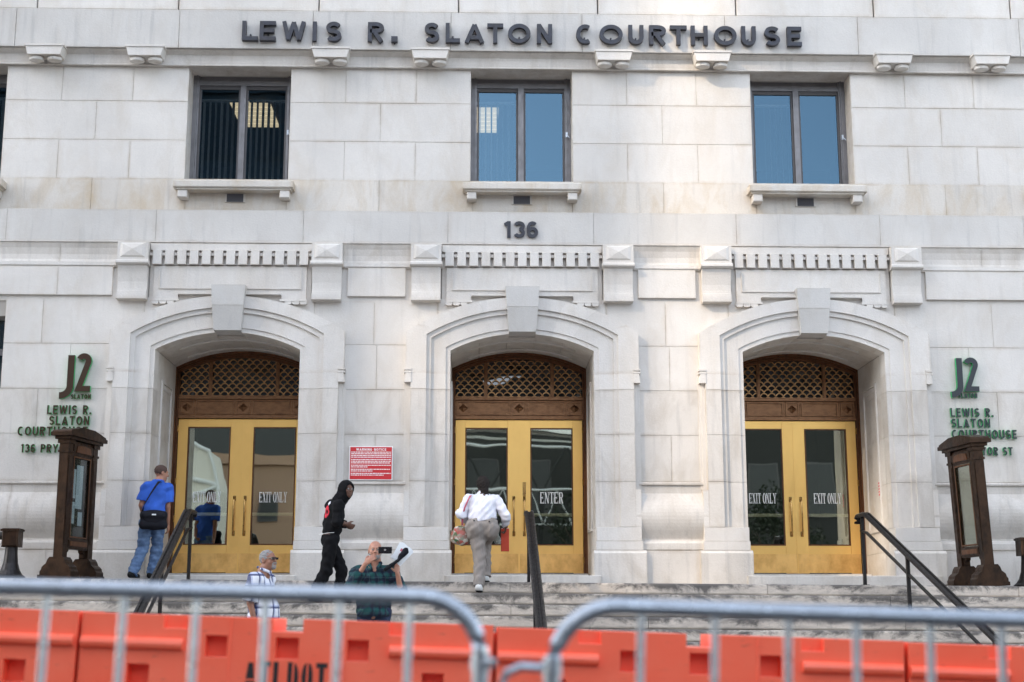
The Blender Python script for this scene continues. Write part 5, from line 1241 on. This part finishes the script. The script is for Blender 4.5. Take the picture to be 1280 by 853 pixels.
H_ = V3(*J['head']); s = SDF(); s.ell(H_ + V3(0, -.02, .02), (.090, .108, .108), None, .03).cap(H_ + V3(.005, -.085, .0), H_ + V3(.03, -.12, -.17), .066, .045, .03).cap(H_ + V3(.03, -.12, -.15), H_ + V3(.045, -.115, -.215), .03, .012, .02); s.clip(H_ + V3(0, .05, 0), (0, 1, -.2)); s.build('hair', 'hair_black', .0065, .003, .004, (70, 140), 3, wm)
shoe(wm, J['anl'], (.12, 1, -.25), 'shoe_white', sole='shoe_black'); shoe(wm, J['anr'], (.15, 1, 0), 'shoe_white', sole='shoe_black')
hb = empty('handbag', (-.885, -1.56, 2.10), 'floral cloth handbag hanging at the left side of the climbing woman', 'bag')
s = SDF(); s.ell((0, 0, .10), (.115, .065, .12), roty(R(-12)), .03).ell((.0, 0, .05), (.13, .07, .08), roty(R(12)), .03).cap((-.05, 0, .20), (.06, 0, .21), .025, .03, .03); s.build('bag_body', 'floral_cloth', .008, 0, .006, (25, 50), 4, hb)
strap('strap', [(.03, .02, .22), (.035, -.03, .36), (.065, -.09, .48), (.115, -.09, .60), (.145, -.03, .655), (.155, .05, .66)], 'strap_pink', hb, .014, .004)
cb = empty('crossbody_strap_bag', (-.40, -1.52, 2.42), 'dark thin cross-body strap bag worn over the right hip of the climbing woman', 'bag')
strap('strap', [(-.16, .10, .375), (-.135, .0, .36), (-.09, -.065, .27), (-.04, -.085, .16), (-.005, -.08, .06), (.015, -.03, -.02)], 'navy_cotton', cb, .010, .003)
s = SDF(); s.ell((.035, .08, -.03), (.03, .08, .06), None, .02).ell((.035, .08, -.05), (.025, .07, .05), None, .02); s.build('bag_body', 'bag_black', .009, parent=cb)
fd = empty('red_folder', (-.25, -1.28, 2.02), 'orange-red folder hanging from the right hand of the climbing woman', 'folder')
part('cover', MB().cbox(-.06, .055, -.008, .008, -.02, .30, .006), 'folder_red', fd); part('page_edge', MB().box(-.055, .050, -.004, .004, .3005, .306), 'paper', fd)
# ================================================================== ACROSS THE STREET (seen in the glass, shading the front)
def wallmat(name, a, b): ground_mat(name, a, b, .3, .8)
wallmat('tan_brick', (.34, .21, .14), (.42, .27, .18)); wallmat('dark_tower', (.07, .075, .08), (.09, .095, .10)); wallmat('pale_concrete', (.02, .022, .02), (.05, .05, .045)); wallmat('grey_concrete', (.015, .016, .014), (.03, .03, .028))
mat('far_glass', (.02, .022, .025), .35, .0); mat('white_steel', (.70, .70, .68), .4); mat('canvas', (.72, .68, .60), .8)
def far_building(name, x0, x1, y, z1, dep, wm_, label, nx, nz, wz=.55, wx=.6, z0=0.0):
    t = empty(name, ((x0 + x1) / 2, y, 0), label, 'building'); cx = (x0 + x1) / 2
    part('wall', MB().box(x0 - cx, x1 - cx, -dep, 0, -.6, z1), wm_, t); part('cornice', MB().box(x0 - cx - .2, x1 - cx + .2, -dep - .2, .3, z1, z1 + .5), wm_, t)
    me = None; dx, dz = (x1 - x0) / nx, (z1 - z0) / nz
    me = mesh('window', MB().box(-dx * wx / 2, dx * wx / 2, .001, .10, 0, dz * wz), 'window_frame_dark'); pm = mesh('pane', MB().box(-dx * wx / 2 + .1, dx * wx / 2 - .1, .101, .12, .1, dz * wz - .1), 'far_glass')
    for i in range(nx):
        for j in range(nz):
            o = link('window', me, t, loc=(x0 - cx + (i + .5) * dx, 0, z0 + j * dz + dz * (1 - wz) / 2)); link('pane', pm, o)
    return t
tw = far_building('sun_blocker_tower', -90, -33.0, -45, 44, 20, 'dark_tower', 'unseen dark tower added across the street to block the sun, slotted screen on top, far left', 17, 11, .75, .8)  # added out of view to keep direct sun off the front and street
# invented screen on the tower, slots aimed to shape sun patches on the front
D_ = sdir; tt = 45 / -D_.y
def thr(x, z): return x + tt * D_.x, z + tt * D_.z      # where the sun ray to (x, 0, z) passes the plane y = -45
sc_ = MB(); X0, X1, Z0, Z1 = -90, -36, 44.5, 64
gapsx = [(1.95, 3.25, 0.0, 12.0), (-2.0, -.9, 3.9, 5.9), (3.75, 5.1, 2.2, 4.1), (-.1, .45, 4.25, 4.62)]
rects = []
for a, b, p, q in gapsx:
    xa, za = thr(a, p); xb, zb = thr(b, q); rects.append((xa, xb, max(za, Z0 + .3), min(zb, Z1 - .3)))
xs = sorted({X0, X1, *[r[0] for r in rects], *[r[1] for r in rects]}); zs = sorted({Z0, Z1, *[r[2] for r in rects], *[r[3] for r in rects]})
for a, b in zip(xs, xs[1:]):
    run = None
    for p, q in zip(zs, zs[1:]):
        mx_, mz_ = (a + b) / 2, (p + q) / 2
        if not any(r[0] < mx_ < r[1] and r[2] < mz_ < r[3] for r in rects): sc_.box(a + 61.5, b + 61.5, -.25, .0, p, q)
part('sun_slot_screen', sc_, 'dark_tower', tw)
far_building('office_block', -32.8, -9.0, -45.5, 27, 18, 'dark_tower', 'mid-height dark office block across the street beside the tower', 8, 7, .75, .8)
far_building('tan_building', -17.5, -8.8, -41.5, 8.2, 3.2, 'tan_brick', 'low tan building across the street from the left doors', 3, 2, .3, .3)
far_building('grey_block', 15, 60, -60, 17.5, 15, 'grey_concrete', 'long low grey block across the street to the right', 14, 3)
far_building('pale_block', -14, 22, -85, 22.5, 12, 'pale_concrete', 'pale low block behind the plaza across the street', 9, 3)
# curved steel pavilion opposite the middle doors
pv = empty('steel_pavilion', (0, -44, 0), 'white steel and glass pavilion roof across the street', 'pavilion')
for i in range(7):
    x = -7.5 + i * 2.5; q = MB()
    q.tube([(x, 0, .1), (x, 0, 7.4)], .10, 8).tube([(x, 0, 7.2), (x - 1.2, -.1, 9.2)], .06, 6).tube([(x, 0, 7.2), (x + 1.2, -.1, 9.2)], .06, 6)
    part('column', q, 'grey_concrete', pv)
for j in range(3):
    q = MB().tube([(-8 + k, -.4 - j * .8, 8.6 + j * .45 + .9 * math.sin(k * math.pi / 16)) for k in range(17)], .07, 6); part('roof_rib', q, 'white_steel', pv)
for j in range(4):
    q = MB().tube([(-8, .12, 2.2 + j * 1.7), (8, .12, 2.2 + j * 1.7)], .055, 6); part('rail', q, 'white_steel', pv)
for i in range(12):
    q = MB().tube([(-8 + i * 1.33, .14, 5.6), (-7.33 + i * 1.33, .14, 7.3), (-6.67 + i * 1.33, .14, 5.6)], .05, 6); part('truss_web', q, 'white_steel', pv)
part('canopy_sheet', MB().loft([[(-8 + k, -.5 - j * 1.2, 9.5 + j * .3 + .8 * math.sin(k * math.pi / 16)) for k in range(17)] for j in range(3)], closed=False, caps=False), 'canvas', pv)
cv = empty('event_tent', (-12.3, -36.5, 0), 'tall pale canvas tent across the street from the left doors', 'tent')
part('tent_wall', MB().add([(-1.4, 0, .1), (.35, .1, .1), (.7, .1, 6.6), (.2, .05, 8.2), (-1.4, 0, 9.0), (-1.4, -2.5, .1), (-1.4, -2.5, 9.0), (.2, -2.5, 8.2), (.7, -2.5, 6.6), (.35, -2.5, .1)], [(0, 1, 2, 3, 4), (1, 9, 8, 2), (2, 8, 7, 3), (3, 7, 6, 4), (0, 4, 6, 5)]), 'canvas', cv)
for pts in ([(.38, .16, .1), (.74, .16, 6.6), (.2, .12, 8.2), (-1.4, .08, 9.0)], [(-1.4, .1, 5.2), (-.3, .14, 6.3), (.7, .16, 6.7)], [(-1.3, .1, 7.2), (-.2, .14, 7.0), (.72, .16, 6.7)]): part('pole', MB().tube(pts, .10, 8), 'white_steel', cv)
# trees along the far kerb
mat('bark', (.10, .075, .055), .9); lm = mat('leaf', (.018, .028, .012), .7)
def tree(x, y, h, label, seed):
    rg = random.Random(seed); t = empty('street_tree', (x, y, .1), label, 'tree', 'street trees on the far pavement')
    q = MB().tube([(0, 0, 0), (.05, 0, h * .3), (.0, .1, h * .6)], [.18, .14, .08], 8)
    for k in range(6):
        a = k * 1.05; q.tube([(0, 0, h * (.3 + .05 * k)), (math.cos(a) * h * .15, math.sin(a) * h * .15, h * (.5 + .05 * k)), (math.cos(a) * h * .26, math.sin(a) * h * .26, h * (.6 + .05 * k))], [.06, .04, .02], 6)
    part('trunk', q, 'bark', t)
    L = MB()
    cl = [(rg.gauss(0, h * .14), rg.gauss(0, h * .14), h * rg.uniform(.45, .95), h * rg.uniform(.07, .13)) for _ in range(26)]
    for cx, cy, cz, r_ in cl:
        for _ in range(90):
            v = Vector((rg.gauss(0, 1), rg.gauss(0, 1), rg.gauss(0, .8))).normalized() * r_ * rg.uniform(.5, 1.1); p = Vector((cx, cy, cz)) + v
            a = Vector((rg.gauss(0, 1), rg.gauss(0, 1), rg.gauss(0, 1))).normalized() * .10; b = a.orthogonal().normalized() * .06
            L.add([p - a, p + b, p + a, p - b], [(0, 1, 2, 3)])
    me = bpy.data.meshes.new('crown'); me.from_pydata(L.v, [], L.f); me.materials.append(M['leaf']); link('crown', me, t)
tree(4.5, -43, 7.5, 'street tree across the road opposite the right-hand side of the middle entrance', 1); tree(9.5, -42.8, 8.0, 'broad street tree across the road opposite the right entrance', 2); tree(13.5, -43.5, 7.2, 'smaller street tree across the road beyond the right entrance', 3)
